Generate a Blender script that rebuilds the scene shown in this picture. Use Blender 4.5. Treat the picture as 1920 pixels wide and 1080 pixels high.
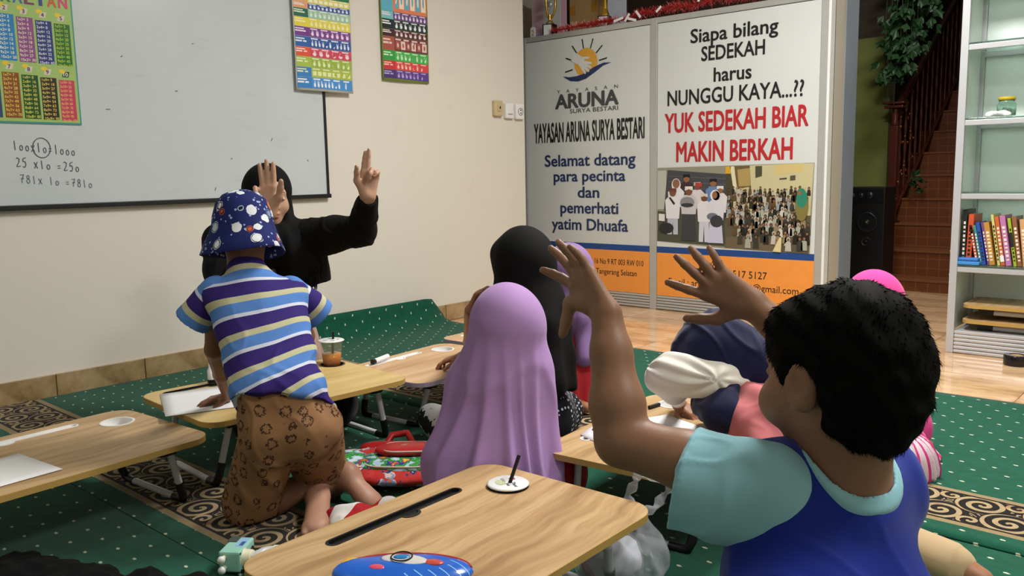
import bpy, bmesh, math, random
import numpy as np
from mathutils import Vector, Matrix, Quaternion
from mathutils.geometry import tessellate_polygon

for _o in list(bpy.data.objects):
    bpy.data.objects.remove(_o)
scene = bpy.context.scene
COL = scene.collection
random.seed(7)
RNG = np.random.default_rng(7)

# ---------------------------------------------------------------- camera
F_PX, YAW, PITCH, ROLL = 1587.0, 0.7251, 0.1346, -0.01845
_cy, _sy, _cp, _sp = math.cos(YAW), math.sin(YAW), math.cos(PITCH), math.sin(PITCH)
_fw = Vector((-_sy * _cp, _cy * _cp, -_sp))
_r0 = Vector((_cy, _sy, 0))
_u0 = Vector((-_sy * _sp, _cy * _sp, _cp))
_rt = _r0 * math.cos(ROLL) + _u0 * math.sin(ROLL)
_up = _u0 * math.cos(ROLL) - _r0 * math.sin(ROLL)
cam_data = bpy.data.cameras.new('camera')
cam = bpy.data.objects.new('camera', cam_data)
COL.objects.link(cam)
_m = Matrix.Identity(4)
for _i in range(3):
    _m[_i][0], _m[_i][1], _m[_i][2] = _rt[_i], _up[_i], -_fw[_i]
_m[2][3] = 0.95
cam.matrix_world = _m
cam_data.sensor_width = 36.0
cam_data.lens = 36.0 * F_PX / 1920.0
cam_data.clip_start = 0.05
scene.camera = cam

# ---------------------------------------------------------------- world, exposure
scene.view_settings.view_transform = 'Standard'
scene.view_settings.look = 'None'
scene.view_settings.gamma = 1.0
scene.view_settings.use_curve_mapping = False
scene.view_settings.exposure = 0.0
world = bpy.data.worlds.new('world')
scene.world = world
world.use_nodes = True
_bg = world.node_tree.nodes['Background']
_bg.inputs['Color'].default_value = (0.80, 0.90, 1.0, 1)
_bg.inputs['Strength'].default_value = 0.05


def area_light(name, loc, target, size, power, color):
    d = bpy.data.lights.new(name, 'AREA')
    d.shape = 'RECTANGLE'
    d.size, d.size_y = size
    d.energy = power
    d.color = color
    o = bpy.data.objects.new(name, d)
    COL.objects.link(o)
    o.location = loc
    o.rotation_euler = (Vector(target) - Vector(loc)).to_track_quat('-Z', 'Y').to_euler()
    return o


# the room's lamps: two bright panels over the middle of the room, a weak one over the near side, one added to brighten the stairs
LAMPS = [((-1.2, 3.1, 2.86), (0.9, 0.5), 118.0), ((0.75, 1.7, 2.86), (0.7, 0.5), 52.0), ((-2.2, 0.2, 2.86), (0.5, 0.5), 7.0), ((-1.75, 6.2, 2.86), (0.4, 0.4), 17.0)]
for _l, _s, _p in LAMPS:
    area_light('ceiling_lamp_light', (_l[0], _l[1], _l[2] - 0.035), (_l[0], _l[1], 0), _s, _p, (1.0, 0.975, 0.935))

# ---------------------------------------------------------------- materials


def lin(h):
    if isinstance(h, (tuple, list)):
        return tuple(h)[:3]
    h = h.lstrip('#')
    out = []
    for i in (0, 2, 4):
        c = int(h[i:i + 2], 16) / 255.0
        out.append(c / 12.92 if c <= 0.04045 else ((c + 0.055) / 1.055) ** 2.4)
    return tuple(out)


class X:
    """Arithmetic on shader sockets."""

    def __init__(s, nt, sock):
        s.nt, s.s = nt, sock

    def _m(s, op, *a):
        n = s.nt.nodes.new('ShaderNodeMath')
        n.operation = op
        for i, v in enumerate((s,) + a):
            if isinstance(v, X):
                s.nt.links.new(v.s, n.inputs[i])
            else:
                n.inputs[i].default_value = float(v)
        return X(s.nt, n.outputs[0])

    def __add__(s, o): return s._m('ADD', o)
    def __radd__(s, o): return s._m('ADD', o)
    def __sub__(s, o): return s._m('SUBTRACT', o)
    def __rsub__(s, o): return (s * -1.0) + o
    def __mul__(s, o): return s._m('MULTIPLY', o)
    def __rmul__(s, o): return s._m('MULTIPLY', o)
    def __truediv__(s, o): return s._m('DIVIDE', o)
    def lt(s, o): return s._m('LESS_THAN', o)
    def gt(s, o): return s._m('GREATER_THAN', o)
    def sin(s): return s._m('SINE')
    def abs(s): return s._m('ABSOLUTE')
    def floor(s): return s._m('FLOOR')
    def fract(s): return s._m('FRACT')
    def min(s, o): return s._m('MINIMUM', o)
    def max(s, o): return s._m('MAXIMUM', o)
    def sqrt(s): return s._m('SQRT')
    def atan2(s, o): return s._m('ARCTAN2', o)
    def between(s, a, b): return s.gt(a) * s.lt(b)


class Mat:
    cache = {}

    def __init__(s, name, rough=0.6, spec=0.4, metal=0.0):
        s.m = bpy.data.materials.new(name)
        s.m.use_nodes = True
        s.nt = s.m.node_tree
        s.b = s.nt.nodes['Principled BSDF']
        s.b.inputs['Roughness'].default_value = rough
        s.b.inputs['Specular IOR Level'].default_value = spec
        s.b.inputs['Metallic'].default_value = metal
        s._co = None

    def coords(s, kind='Object'):
        n = s.nt.nodes.new('ShaderNodeTexCoord')
        return n.outputs[kind]

    def xyz(s, kind='Object'):
        n = s.nt.nodes.new('ShaderNodeSeparateXYZ')
        s.nt.links.new(s.coords(kind), n.inputs[0])
        return [X(s.nt, o) for o in n.outputs]

    def vec(s, x, y, z=0.0):
        n = s.nt.nodes.new('ShaderNodeCombineXYZ')
        for i, v in enumerate((x, y, z)):
            if isinstance(v, X):
                s.nt.links.new(v.s, n.inputs[i])
            else:
                n.inputs[i].default_value = v
        return n.outputs[0]

    def scaled(s, sc, rot=(0, 0, 0), kind='Object'):
        n = s.nt.nodes.new('ShaderNodeMapping')
        n.inputs['Scale'].default_value = sc if isinstance(sc, (tuple, list)) else (sc,) * 3
        n.inputs['Rotation'].default_value = rot
        s.nt.links.new(s.coords(kind), n.inputs['Vector'])
        return n.outputs[0]

    def noise(s, scale=5.0, detail=3.0, vec=None, rough=0.55):
        n = s.nt.nodes.new('ShaderNodeTexNoise')
        n.inputs['Scale'].default_value = scale
        n.inputs['Detail'].default_value = detail
        n.inputs['Roughness'].default_value = rough
        s.nt.links.new(vec if vec is not None else s.coords(), n.inputs['Vector'])
        return X(s.nt, n.outputs[0])

    def voronoi(s, scale=5.0, vec=None, feature='F1', out='Distance', rnd=1.0):
        n = s.nt.nodes.new('ShaderNodeTexVoronoi')
        n.feature = feature
        n.inputs['Scale'].default_value = scale
        n.inputs['Randomness'].default_value = rnd
        s.nt.links.new(vec if vec is not None else s.coords(), n.inputs['Vector'])
        return X(s.nt, n.outputs[out])

    def attr(s, name):
        n = s.nt.nodes.new('ShaderNodeAttribute')
        n.attribute_name = name
        return X(s.nt, n.outputs['Fac'])

    def attr_color(s, name):
        n = s.nt.nodes.new('ShaderNodeAttribute')
        n.attribute_name = name
        return X(s.nt, n.outputs['Color'])

    def rgb(s, c):
        n = s.nt.nodes.new('ShaderNodeRGB')
        n.outputs[0].default_value = (*lin(c), 1)
        return X(s.nt, n.outputs[0])

    def mix(s, a, b, f):
        n = s.nt.nodes.new('ShaderNodeMix')
        n.data_type = 'RGBA'
        n.clamp_factor = True
        for sock, v in ((n.inputs[6], a), (n.inputs[7], b)):
            if isinstance(v, X):
                s.nt.links.new(v.s, sock)
            else:
                sock.default_value = (*lin(v), 1)
        if isinstance(f, X):
            s.nt.links.new(f.s, n.inputs[0])
        else:
            n.inputs[0].default_value = f
        return X(s.nt, n.outputs[2])

    def ramp(s, fac, stops, const=False):
        n = s.nt.nodes.new('ShaderNodeValToRGB')
        cr = n.color_ramp
        cr.interpolation = 'CONSTANT' if const else 'LINEAR'
        while len(cr.elements) < len(stops):
            cr.elements.new(0.5)
        for e, (p, c) in zip(cr.elements, stops):
            e.position = p
            e.color = (*lin(c), 1)
        s.nt.links.new(fac.s, n.inputs[0])
        return X(s.nt, n.outputs[0])

    def color(s, c):
        if isinstance(c, X):
            s.nt.links.new(c.s, s.b.inputs['Base Color'])
        else:
            s.b.inputs['Base Color'].default_value = (*lin(c), 1)
        return s

    def bump(s, h, strength=0.3, dist=0.01):
        n = s.nt.nodes.new('ShaderNodeBump')
        n.inputs['Strength'].default_value = strength
        n.inputs['Distance'].default_value = dist
        s.nt.links.new(h.s, n.inputs['Height'])
        s.nt.links.new(n.outputs[0], s.b.inputs['Normal'])
        return s

    def set(s, **kw):
        for k, v in kw.items():
            i = s.b.inputs[k.replace('_', ' ')]
            if isinstance(v, X):
                s.nt.links.new(v.s, i)
            else:
                i.default_value = v
        return s


def plain(name, c, rough=0.5, spec=0.4, metal=0.0, vary=0.08, scale=14.0, bump=0.0, bscale=120.0, **kw):
    key = ('plain', name)
    if key in Mat.cache:
        return Mat.cache[key]
    m = Mat(name, rough, spec, metal)
    l = lin(c)
    dark = tuple(v * (1 - vary) for v in l)
    lite = tuple(min(1, v * (1 + vary)) for v in l)
    m.color(m.mix(dark, lite, m.noise(scale, 3)))
    if bump:
        m.bump(m.noise(bscale, 2), bump, 0.002)
    m.set(**kw)
    Mat.cache[key] = m.m
    return m.m


def cloth(name, c, vary=0.10, weave=900.0, rough=0.85, sheen=0.15, bump=0.15):
    key = ('cloth', name)
    if key in Mat.cache:
        return Mat.cache[key]
    m = Mat(name, rough, 0.2)
    l = lin(c)
    m.color(m.mix(tuple(v * (1 - vary) for v in l), tuple(min(1, v * (1 + vary)) for v in l), m.noise(9, 4)))
    m.bump(m.noise(weave, 1) + m.noise(35, 3) * 2.0, bump, 0.0015)
    m.set(Sheen_Weight=sheen)
    Mat.cache[key] = m.m
    return m.m


def glass(name, tint='#e8f4ee', rough=0.02, alpha=None):
    key = ('glass', name)
    if key in Mat.cache:
        return Mat.cache[key]
    m = Mat(name, rough, 0.5)
    m.color(m.mix(tint, tint, m.noise(3, 1)))
    m.set(Transmission_Weight=1.0, IOR=1.45)
    if alpha is not None:
        m.set(Alpha=alpha)
    Mat.cache[key] = m.m
    return m.m


def print_mat():
    """Flat print: colours stored on the faces of the printed shapes."""
    key = 'print'
    if key not in Mat.cache:
        m = Mat('printed_colour', 0.45, 0.3)
        m.color(m.mix(m.attr_color('ink'), m.attr_color('ink'), m.noise(20, 2)))
        Mat.cache[key] = m.m
    return Mat.cache[key]


# ---------------------------------------------------------------- object helpers


def link(name, me, mat=None, parent=None, loc=None, rot=None):
    o = bpy.data.objects.new(name, me)
    COL.objects.link(o)
    if mat is not None and me is not None and hasattr(me, 'materials'):
        if len(me.materials) == 0:
            me.materials.append(mat)
    if parent is not None:
        o.parent = parent
    if loc is not None:
        o.location = loc
    if rot is not None:
        o.rotation_euler = rot
    return o


def tag(o, label=None, cat=None, group=None, kind=None):
    if label:
        o['label'] = label
    if cat:
        o['category'] = cat
    if group:
        o['group'] = group
    if kind:
        o['kind'] = kind
    return o


def thing(name, label, cat, loc=(0, 0, 0), rz=0.0, group=None):
    o = bpy.data.objects.new(name, None)
    COL.objects.link(o)
    o.location = loc
    o.rotation_euler = (0, 0, rz)
    o.empty_display_size = 0.05
    return tag(o, label, cat, group)


def copy_tree(o, parent=None):
    c = o.copy()
    COL.objects.link(c)
    c.parent = parent
    for ch in o.children:
        copy_tree(ch, c)
    return c


class MB:
    """Collects shapes into one mesh."""

    def __init__(s):
        s.v, s.f, s.sm, s.ink, s.cur = [], [], [], [], None

    def _add(s, vs, fs, smooth=False):
        n = len(s.v)
        s.v.extend([tuple(v) for v in vs])
        for f in fs:
            s.f.append(tuple(i + n for i in f))
            s.sm.append(smooth)
            s.ink.append(s.cur)
        return s

    def ink_(s, c):
        s.cur = lin(c)
        return s

    def box(s, c, d, R=None):
        vs = []
        for sx in (-1, 1):
            for sy in (-1, 1):
                for sz in (-1, 1):
                    p = Vector((sx * d[0] / 2, sy * d[1] / 2, sz * d[2] / 2))
                    if R is not None:
                        p = R @ p
                    vs.append(p + Vector(c))
        return s._add(vs, [(0, 1, 3, 2), (4, 6, 7, 5), (0, 4, 5, 1), (2, 3, 7, 6), (0, 2, 6, 4), (1, 5, 7, 3)])

    def cbox(s, c, d, b=0.004, R=None):
        """Box with chamfered edges."""
        hx, hy, hz = d[0] / 2, d[1] / 2, d[2] / 2
        b = min(b, hx * 0.9, hy * 0.9, hz * 0.9)
        bm = bmesh.new()
        bmesh.ops.create_cube(bm, size=1.0)
        for v in bm.verts:
            v.co = Vector((v.co.x * d[0], v.co.y * d[1], v.co.z * d[2]))
        bmesh.ops.bevel(bm, geom=bm.edges[:], offset=b, segments=2, affect='EDGES', profile=0.5)
        M = Matrix.Translation(c) @ (R.to_4x4() if R is not None else Matrix.Identity(4))
        bm.verts.index_update()
        vs = [M @ v.co for v in bm.verts]
        fs = [[v.index for v in f.verts] for f in bm.faces]
        bm.free()
        return s._add(vs, fs)

    def tube(s, pts, r, n=10, caps=True, closed=False):
        pts = [Vector(p) for p in pts]
        rs = r if isinstance(r, (list, tuple)) else [r] * len(pts)
        m = len(pts)
        vs = []
        prev = None
        for i, p in enumerate(pts):
            if closed:
                t = pts[(i + 1) % m] - pts[i - 1]
            else:
                t = pts[min(i + 1, m - 1)] - pts[max(i - 1, 0)]
            t.normalize()
            if prev is None:
                a = t.orthogonal().normalized()
            else:
                a = (prev - t * prev.dot(t))
                if a.length < 1e-6:
                    a = t.orthogonal()
                a.normalize()
            prev = a
            b = t.cross(a)
            for k in range(n):
                th = 2 * math.pi * k / n
                vs.append(p + (a * math.cos(th) + b * math.sin(th)) * rs[i])
        fs = []
        for i in range(m if closed else m - 1):
            j = (i + 1) % m
            for k in range(n):
                k2 = (k + 1) % n
                fs.append((i * n + k, i * n + k2, j * n + k2, j * n + k))
        s._add(vs, fs, True)
        if caps and not closed:
            s._add(vs[:n], [tuple(range(n))[::-1]])
            s._add(vs[-n:], [tuple(range(n))])
        return s

    def lathe(s, prof, c=(0, 0, 0), n=24, R=None, smooth=True):
        vs, fs = [], []
        for (r, z) in prof:
            for k in range(n):
                th = 2 * math.pi * k / n
                p = Vector((r * math.cos(th), r * math.sin(th), z))
                if R is not None:
                    p = R @ p
                vs.append(p + Vector(c))
        for i in range(len(prof) - 1):
            for k in range(n):
                k2 = (k + 1) % n
                fs.append((i * n + k, i * n + k2, (i + 1) * n + k2, (i + 1) * n + k))
        return s._add(vs, fs, smooth)

    def plate(s, outer, holes=(), z0=0.0, z1=0.01, M=None):
        """Extruded outline (xy) with holes."""
        loops = [[Vector((p[0], p[1], 0)) for p in lp] for lp in [outer] + list(holes)]
        P = [p for lp in loops for p in lp]
        n = len(P)
        lid, q0 = [], 0
        for lp in loops:
            lid.append(list(range(q0, q0 + len(lp))))
            q0 += len(lp)
        tris = []
        for t in tessellate_polygon(loops):
            a, b, c = (P[i] for i in t)
            tris.append(list(t) if (b - a).cross(c - a).z > 0 else list(t)[::-1])
        vs = [(p.x, p.y, z1) for p in P] + [(p.x, p.y, z0) for p in P]
        fs = [tuple(t) for t in tris] + [tuple(i + n for i in t[::-1]) for t in tris]
        for q, lp in enumerate(lid):
            area = sum(P[lp[i]].x * P[lp[(i + 1) % len(lp)]].y - P[lp[(i + 1) % len(lp)]].x * P[lp[i]].y for i in range(len(lp)))
            for i in range(len(lp)):
                a, b = lp[i], lp[(i + 1) % len(lp)]
                if (area > 0) != (q > 0):
                    fs.append((a, a + n, b + n, b))
                else:
                    fs.append((b, b + n, a + n, a))
        if M is not None:
            vs = [M @ Vector(v) for v in vs]
        return s._add(vs, fs)

    def poly(s, pts):
        return s._add(pts, [tuple(range(len(pts)))])

    def ball(s, c, r, R=None, n=12, m=8):
        r = r if isinstance(r, (list, tuple)) else (r, r, r)
        vs, fs = [], []
        for i in range(m + 1):
            ph = math.pi * i / m
            for k in range(n):
                th = 2 * math.pi * k / n
                p = Vector((r[0] * math.sin(ph) * math.cos(th), r[1] * math.sin(ph) * math.sin(th), r[2] * math.cos(ph)))
                if R is not None:
                    p = R @ p
                vs.append(p + Vector(c))
        for i in range(m):
            for k in range(n):
                k2 = (k + 1) % n
                fs.append((i * n + k, (i + 1) * n + k, (i + 1) * n + k2, i * n + k2))
        return s._add(vs, fs, True)

    def mesh(s, name='mesh'):
        me = bpy.data.meshes.new(name)
        me.from_pydata(s.v, [], s.f)
        me.polygons.foreach_set('use_smooth', s.sm)
        if any(c is not None for c in s.ink):
            at = me.color_attributes.new('ink', 'FLOAT_COLOR', 'CORNER')
            cols = []
            for f, c in zip(s.f, s.ink):
                cols.extend([*(c or (0.5, 0.5, 0.5)), 1.0] * len(f))
            at.data.foreach_set('color', cols)
        me.validate()
        me.update()
        return me

    def build(s, name, mat, parent=None, loc=None, rot=None):
        return link(name, s.mesh(name), mat, parent, loc, rot)


def rounded(w, h, r, n=7, c=(0, 0)):
    out = []
    for (sx, sy, a0) in ((1, 1, 0), (-1, 1, 90), (-1, -1, 180), (1, -1, 270)):
        for i in range(n + 1):
            a = math.radians(a0 + 90 * i / n)
            out.append((c[0] + sx * (w / 2 - r) + r * math.cos(a), c[1] + sy * (h / 2 - r) + r * math.sin(a)))
    return out


def circle(r, n=28, c=(0, 0)):
    return [(c[0] + r * math.cos(2 * math.pi * i / n), c[1] + r * math.sin(2 * math.pi * i / n)) for i in range(n)]


_DG = None


def text_mesh(body, height, bold=0.0, width=None, spacing=1.0, align='CENTER', depth=0.0, shear=0.0, line=1.0):
    """Lettering as a flat mesh; height is that of a capital letter; width stretches the block."""
    cu = bpy.data.curves.new('lettering', 'FONT')
    cu.body = body
    cu.size = 1.0
    cu.align_x = align
    cu.space_character = spacing
    cu.space_line = line
    cu.shear = shear
    cu.resolution_u = 3
    o = bpy.data.objects.new('lettering', cu)
    COL.objects.link(o)
    dg = bpy.context.evaluated_depsgraph_get()
    me = bpy.data.meshes.new_from_object(o.evaluated_get(dg))
    bpy.data.objects.remove(o)
    bpy.data.curves.remove(cu)
    n = len(me.vertices)
    co = np.zeros(n * 3, np.float32)
    me.vertices.foreach_get('co', co)
    co = co.reshape(-1, 3)
    sy = height / 0.70
    sx = sy
    if n:
        x0, x1 = co[:, 0].min(), co[:, 0].max()
        if width is not None:
            sx = width / (x1 - x0)
        if align == 'CENTER':
            co[:, 0] -= (x0 + x1) / 2
        elif align == 'LEFT':
            co[:, 0] -= x0
    co[:, 0] *= sx
    co[:, 1] *= sy
    me.vertices.foreach_set('co', co.ravel())
    me.materials.clear()
    me.update()
    if bold:                                  # heavier strokes: the outline repeated with small shifts
        b, bx = bold * sy, bold * sx
        bm = bmesh.new()
        for i, (dx, dy) in enumerate(((0, 0), (bx, 0), (-bx, 0), (0, b * .7), (0, -b * .7), (bx * .7, b * .5), (-bx * .7, -b * .5), (bx * .7, -b * .5), (-bx * .7, b * .5))):
            me.transform(Matrix.Translation((dx, dy, .00001 * i)))
            bm.from_mesh(me)
            me.transform(Matrix.Translation((-dx, -dy, -.00001 * i)))
        bm.to_mesh(me)
        bm.free()
        me.update()
    return me


# ---------------------------------------------------------------- solid modelling by distance fields


def vnoise(P, scale, seed=0):
    """Smooth pseudo noise on points, about -1..1."""
    r = np.random.default_rng(seed)
    out = np.zeros(len(P), np.float32)
    for k in range(6):
        d = r.normal(size=3)
        d /= np.linalg.norm(d)
        out += np.sin(P @ (d * scale * r.uniform(0.6, 1.7)) + r.uniform(0, 6.28))
    return out / 3.0


def creases(V, amp, scale, seed=0, stretch=(1, 1, 1)):
    """Soft swells plus narrow raised folds."""
    W = V * np.asarray(stretch, float)
    n = vnoise(W, scale, seed)
    n2 = vnoise(W, scale * 1.7, seed + 3)
    m = np.clip(.5 + .6 * vnoise(V, scale * .45, seed + 9), 0, 1)
    return amp * (np.exp(-(n / .22) ** 2) * m + .6 * np.exp(-(n2 / .2) ** 2) * (1 - m) + .35 * n - .3)


def unit(v):
    v = np.asarray(v, float)
    return v / np.linalg.norm(v)


def frame(fwd, up):
    """Columns: left, forward, up."""
    f = unit(fwd)
    l = unit(np.cross(up, f))
    u = np.cross(f, l)
    return np.stack([l, f, u], 1)


class Field:
    def __init__(s, h=0.005):
        s.h = h
        s.ops = []

    def cap(s, a, b, ra, rb=None, k=0.01, clip=None, sq=None):
        rb = ra if rb is None else rb
        a, b = np.asarray(a, float), np.asarray(b, float)
        R = max(ra, rb)
        s.ops.append(('cap', (a, b, ra, rb, clip, sq), np.minimum(a, b) - R, np.maximum(a, b) + R, k))
        return s

    def chain(s, pts, rs, k=0.01):
        for i in range(len(pts) - 1):
            s.cap(pts[i], pts[i + 1], rs[i], rs[i + 1], k)
        return s

    def ell(s, c, r, R=None, k=0.01, clip=None):
        c = np.asarray(c, float)
        R = np.eye(3) if R is None else np.asarray(R)
        m = max(r)
        s.ops.append(('ell', (c, np.asarray(r, float), R, clip), c - m, c + m, k))
        return s

    def sub_ell(s, c, r, R=None, k=0.006):
        c = np.asarray(c, float)
        R = np.eye(3) if R is None else np.asarray(R)
        m = max(r)
        s.ops.append(('-ell', (c, np.asarray(r, float), R, None), c - m, c + m, k))
        return s

    def sub_cap(s, a, b, ra, rb=None, k=0.004):
        rb = ra if rb is None else rb
        a, b = np.asarray(a, float), np.asarray(b, float)
        R = max(ra, rb)
        s.ops.append(('-cap', (a, b, ra, rb, None, None), np.minimum(a, b) - R, np.maximum(a, b) + R, k))
        return s

    def keep_cap(s, a, b, r):
        """Keep only what lies inside a capsule."""
        s.ops.append(('&cap', (np.asarray(a, float), np.asarray(b, float), r, r, None, None), None, None, .003))
        return s

    def cut(s, p, n, k=0.003):
        """Remove everything on the side the normal points to."""
        s.ops.append(('cut', (np.asarray(p, float), unit(n)), None, None, k))
        return s

    @staticmethod
    def _eval(kind, a, P):
        if kind.endswith('cap'):
            A, B, ra, rb, clip, sq = a
            ab = B - A
            d = P - A
            t = np.clip((d @ ab) / max(ab @ ab, 1e-9), 0, 1)
            q = d - t[..., None] * ab
            if sq is not None:
                ax, f = sq
                w = (q @ np.asarray(ax))
                q = q + np.asarray(ax) * (w * (f - 1))[..., None]
            v = np.linalg.norm(q, axis=-1) - (ra + (rb - ra) * t)
        else:
            c, r, R, clip = a
            q = (P - c) @ R
            k0 = np.linalg.norm(q / r, axis=-1)
            k1 = np.linalg.norm(q / (r * r), axis=-1) + 1e-9
            v = k0 * (k0 - 1) / k1
        if clip is not None:
            for (cp, cn) in (clip if isinstance(clip, list) else [clip]):
                v = np.maximum(v, (P - np.asarray(cp)) @ unit(cn))
        return v

    def mesh(s, name, smooth_iter=1, disp=None, attr=None):
        h = s.h
        adds = [o for o in s.ops if o[0] in ('cap', 'ell')]
        pad = 4 * h + 0.012
        lo = np.min([o[2] for o in adds], 0) - pad
        hi = np.max([o[3] for o in adds], 0) + pad
        n = np.ceil((hi - lo) / h).astype(int) + 1
        D = np.full(n, 0.2, np.float32)
        ax = [lo[i] + h * np.arange(n[i]) for i in range(3)]
        for kind, a, blo, bhi, k in s.ops:
            if blo is None:
                i0, i1 = np.zeros(3, int), n
            else:
                e = k + 3 * h + 0.004
                i0 = np.maximum(np.floor((blo - e - lo) / h).astype(int), 0)
                i1 = np.minimum(np.ceil((bhi + e - lo) / h).astype(int) + 1, n)
                if (i1 <= i0).any():
                    continue
            sl = tuple(slice(i0[i], i1[i]) for i in range(3))
            P = np.stack(np.meshgrid(*[ax[i][sl[i]] for i in range(3)], indexing='ij'), -1)
            if kind == '&cap':
                D[sl] = np.maximum(D[sl], s._eval(kind, a, P))
                continue
            if kind == 'cut':
                v = (P - a[0]) @ a[1]
                D[sl] = np.maximum(D[sl], v)
                continue
            v = s._eval(kind, a, P)
            d0 = D[sl]
            if kind[0] == '-':
                v = -v
                t = np.clip(0.5 - 0.5 * (v - d0) / -k, 0, 1) if False else None
                hh = np.maximum(k - np.abs(d0 - v), 0) / k
                D[sl] = np.maximum(d0, v) + hh * hh * k * 0.25
            else:
                hh = np.maximum(k - np.abs(d0 - v), 0) / k
                D[sl] = np.minimum(d0, v) - hh * hh * k * 0.25
        V, Q = surface_nets(D, lo, h)
        if len(V) == 0:
            return bpy.data.meshes.new(name)
        for _ in range(smooth_iter):
            V = laplace(V, Q, 0.5)
        if disp is not None:
            N = vnormals(V, Q)
            V = V + N * disp(V, N)[:, None]
        me = mesh_from(name, V, Q)
        if attr is not None:
            for an, fn in attr.items():
                at = me.attributes.new(an, 'FLOAT', 'POINT')
                at.data.foreach_set('value', np.asarray(fn(V), np.float32))
        return me


def mesh_from(name, V, Q):
    me = bpy.data.meshes.new(name)
    nf = len(Q)
    me.vertices.add(len(V))
    me.vertices.foreach_set('co', np.asarray(V, np.float32).ravel())
    me.loops.add(nf * 4)
    me.loops.foreach_set('vertex_index', np.asarray(Q, np.int32).ravel())
    me.polygons.add(nf)
    me.polygons.foreach_set('loop_start', np.arange(0, nf * 4, 4, dtype=np.int32))
    me.polygons.foreach_set('use_smooth', np.ones(nf, bool))
    me.update(calc_edges=True)
    return me


def surface_nets(D, lo, h):
    ins = D < 0
    nx, ny, nz = D.shape
    cnt = np.zeros((nx - 1, ny - 1, nz - 1), np.int8)
    for dx in (0, 1):
        for dy in (0, 1):
            for dz in (0, 1):
                cnt += ins[dx:nx - 1 + dx, dy:ny - 1 + dy, dz:nz - 1 + dz]
    act = (cnt > 0) & (cnt < 8)
    idx = np.argwhere(act)
    if len(idx) == 0:
        return np.zeros((0, 3)), np.zeros((0, 4), int)
    vid = np.full(act.shape, -1, np.int32)
    vid[act] = np.arange(len(idx))
    corner = [(a, b, c) for a in (0, 1) for b in (0, 1) for c in (0, 1)]
    cv = {c: D[idx[:, 0] + c[0], idx[:, 1] + c[1], idx[:, 2] + c[2]] for c in corner}
    acc = np.zeros((len(idx), 3))
    num = np.zeros(len(idx))
    for c in corner:
        for axn in range(3):
            if c[axn] == 0:
                e = list(c)
                e[axn] = 1
                a, b = cv[c], cv[tuple(e)]
                m = (a < 0) != (b < 0)
                t = np.where(m, a / np.where(m, a - b, 1), 0)
                p = np.tile(np.array(c, float), (len(idx), 1))
                p[:, axn] = t
                acc[m] += p[m]
                num += m
    V = lo + h * (idx + acc / num[:, None])
    quads = []
    for axn in range(3):
        sl0 = [slice(None)] * 3
        sl1 = [slice(None)] * 3
        sl0[axn] = slice(0, D.shape[axn] - 1)
        sl1[axn] = slice(1, D.shape[axn])
        a, b = ins[tuple(sl0)], ins[tuple(sl1)]
        ed = np.argwhere(a != b)
        u, w = (axn + 1) % 3, (axn + 2) % 3
        ok = (ed[:, u] > 0) & (ed[:, w] > 0) & (ed[:, u] < D.shape[u] - 1) & (ed[:, w] < D.shape[w] - 1)
        ed = ed[ok]
        flip = ~a[ed[:, 0], ed[:, 1], ed[:, 2]]
        q = []
        for (du, dw) in ((-1, -1), (0, -1), (0, 0), (-1, 0)):
            e = ed.copy()
            e[:, u] += du
            e[:, w] += dw
            q.append(vid[e[:, 0], e[:, 1], e[:, 2]])
        q = np.stack(q, 1)
        q[flip] = q[flip][:, ::-1]
        quads.append(q)
    return V, np.concatenate(quads)


def laplace(V, Q, lam):
    acc = np.zeros_like(V)
    num = np.zeros(len(V))
    for i in range(4):
        a, b = Q[:, i], Q[:, (i + 1) % 4]
        for x, y in ((a, b), (b, a)):
            for k in range(3):
                acc[:, k] += np.bincount(x, V[y, k], len(V))
            num += np.bincount(x, minlength=len(V))
    return V + lam * (acc / np.maximum(num, 1)[:, None] - V)


def vnormals(V, Q):
    n = np.cross(V[Q[:, 2]] - V[Q[:, 0]], V[Q[:, 3]] - V[Q[:, 1]])
    N = np.zeros_like(V)
    for i in range(4):
        for k in range(3):
            N[:, k] += np.bincount(Q[:, i], n[:, k], len(V))
    return N / (np.linalg.norm(N, axis=1)[:, None] + 1e-12)

# ================================================================ the room
WALL_X = -3.965


def struct(o, label=None):
    o['kind'] = 'structure'
    if label:
        o['label'] = label
    return o


def wall_material(name, c, stain=0.10):
    m = Mat(name, 0.75, 0.25)
    l = lin(c)
    n1 = m.noise(1.3, 4)
    n2 = m.noise(6.0, 5)
    col = m.mix(tuple(v * (1 - stain) for v in l), l, n1)
    col = m.mix(col, tuple(v * 0.88 for v in l), (n2 - 0.62).max(0.0) * 4.0)
    m.color(col)
    m.bump(m.noise(60, 4), 0.08, 0.003)
    return m.m


M_wall = wall_material('cream_wall_paint', '#dfdacf', 0.05)
M_ceil = wall_material('white_ceiling_paint', '#dcd9d2')
M_green = wall_material('lime_green_wall_paint', '#8f9a55')
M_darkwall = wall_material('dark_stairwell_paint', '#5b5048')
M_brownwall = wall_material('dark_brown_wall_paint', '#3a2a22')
M_pillar = wall_material('chipped_cream_paint', '#c9c2b2', 0.25)
M_bluewall = wall_material('chipped_blue_grey_paint', '#8f9aa6', 0.35)

# marble floor tiles
m = Mat('peach_marble_tile', 0.09, 0.5)
warp = m.noise(2.2, 4)
vx, vy, vz = m.xyz()
streak = m.noise(1.0, 6, m.vec(vx * 2.2 + warp * 1.2, vy * 7.0 + warp * 2.0, vz * 3.0), 0.65)
m.color(m.ramp(streak, [(0.25, '#8a6a4c'), (0.42, '#c09a72'), (0.55, '#dcb890'), (0.72, '#e6cdae')]))
m.bump(m.noise(3, 2), 0.02, 0.01)
M_tile = m.m
M_grout = plain('tile_grout', '#b9a58a', 0.8)

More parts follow.
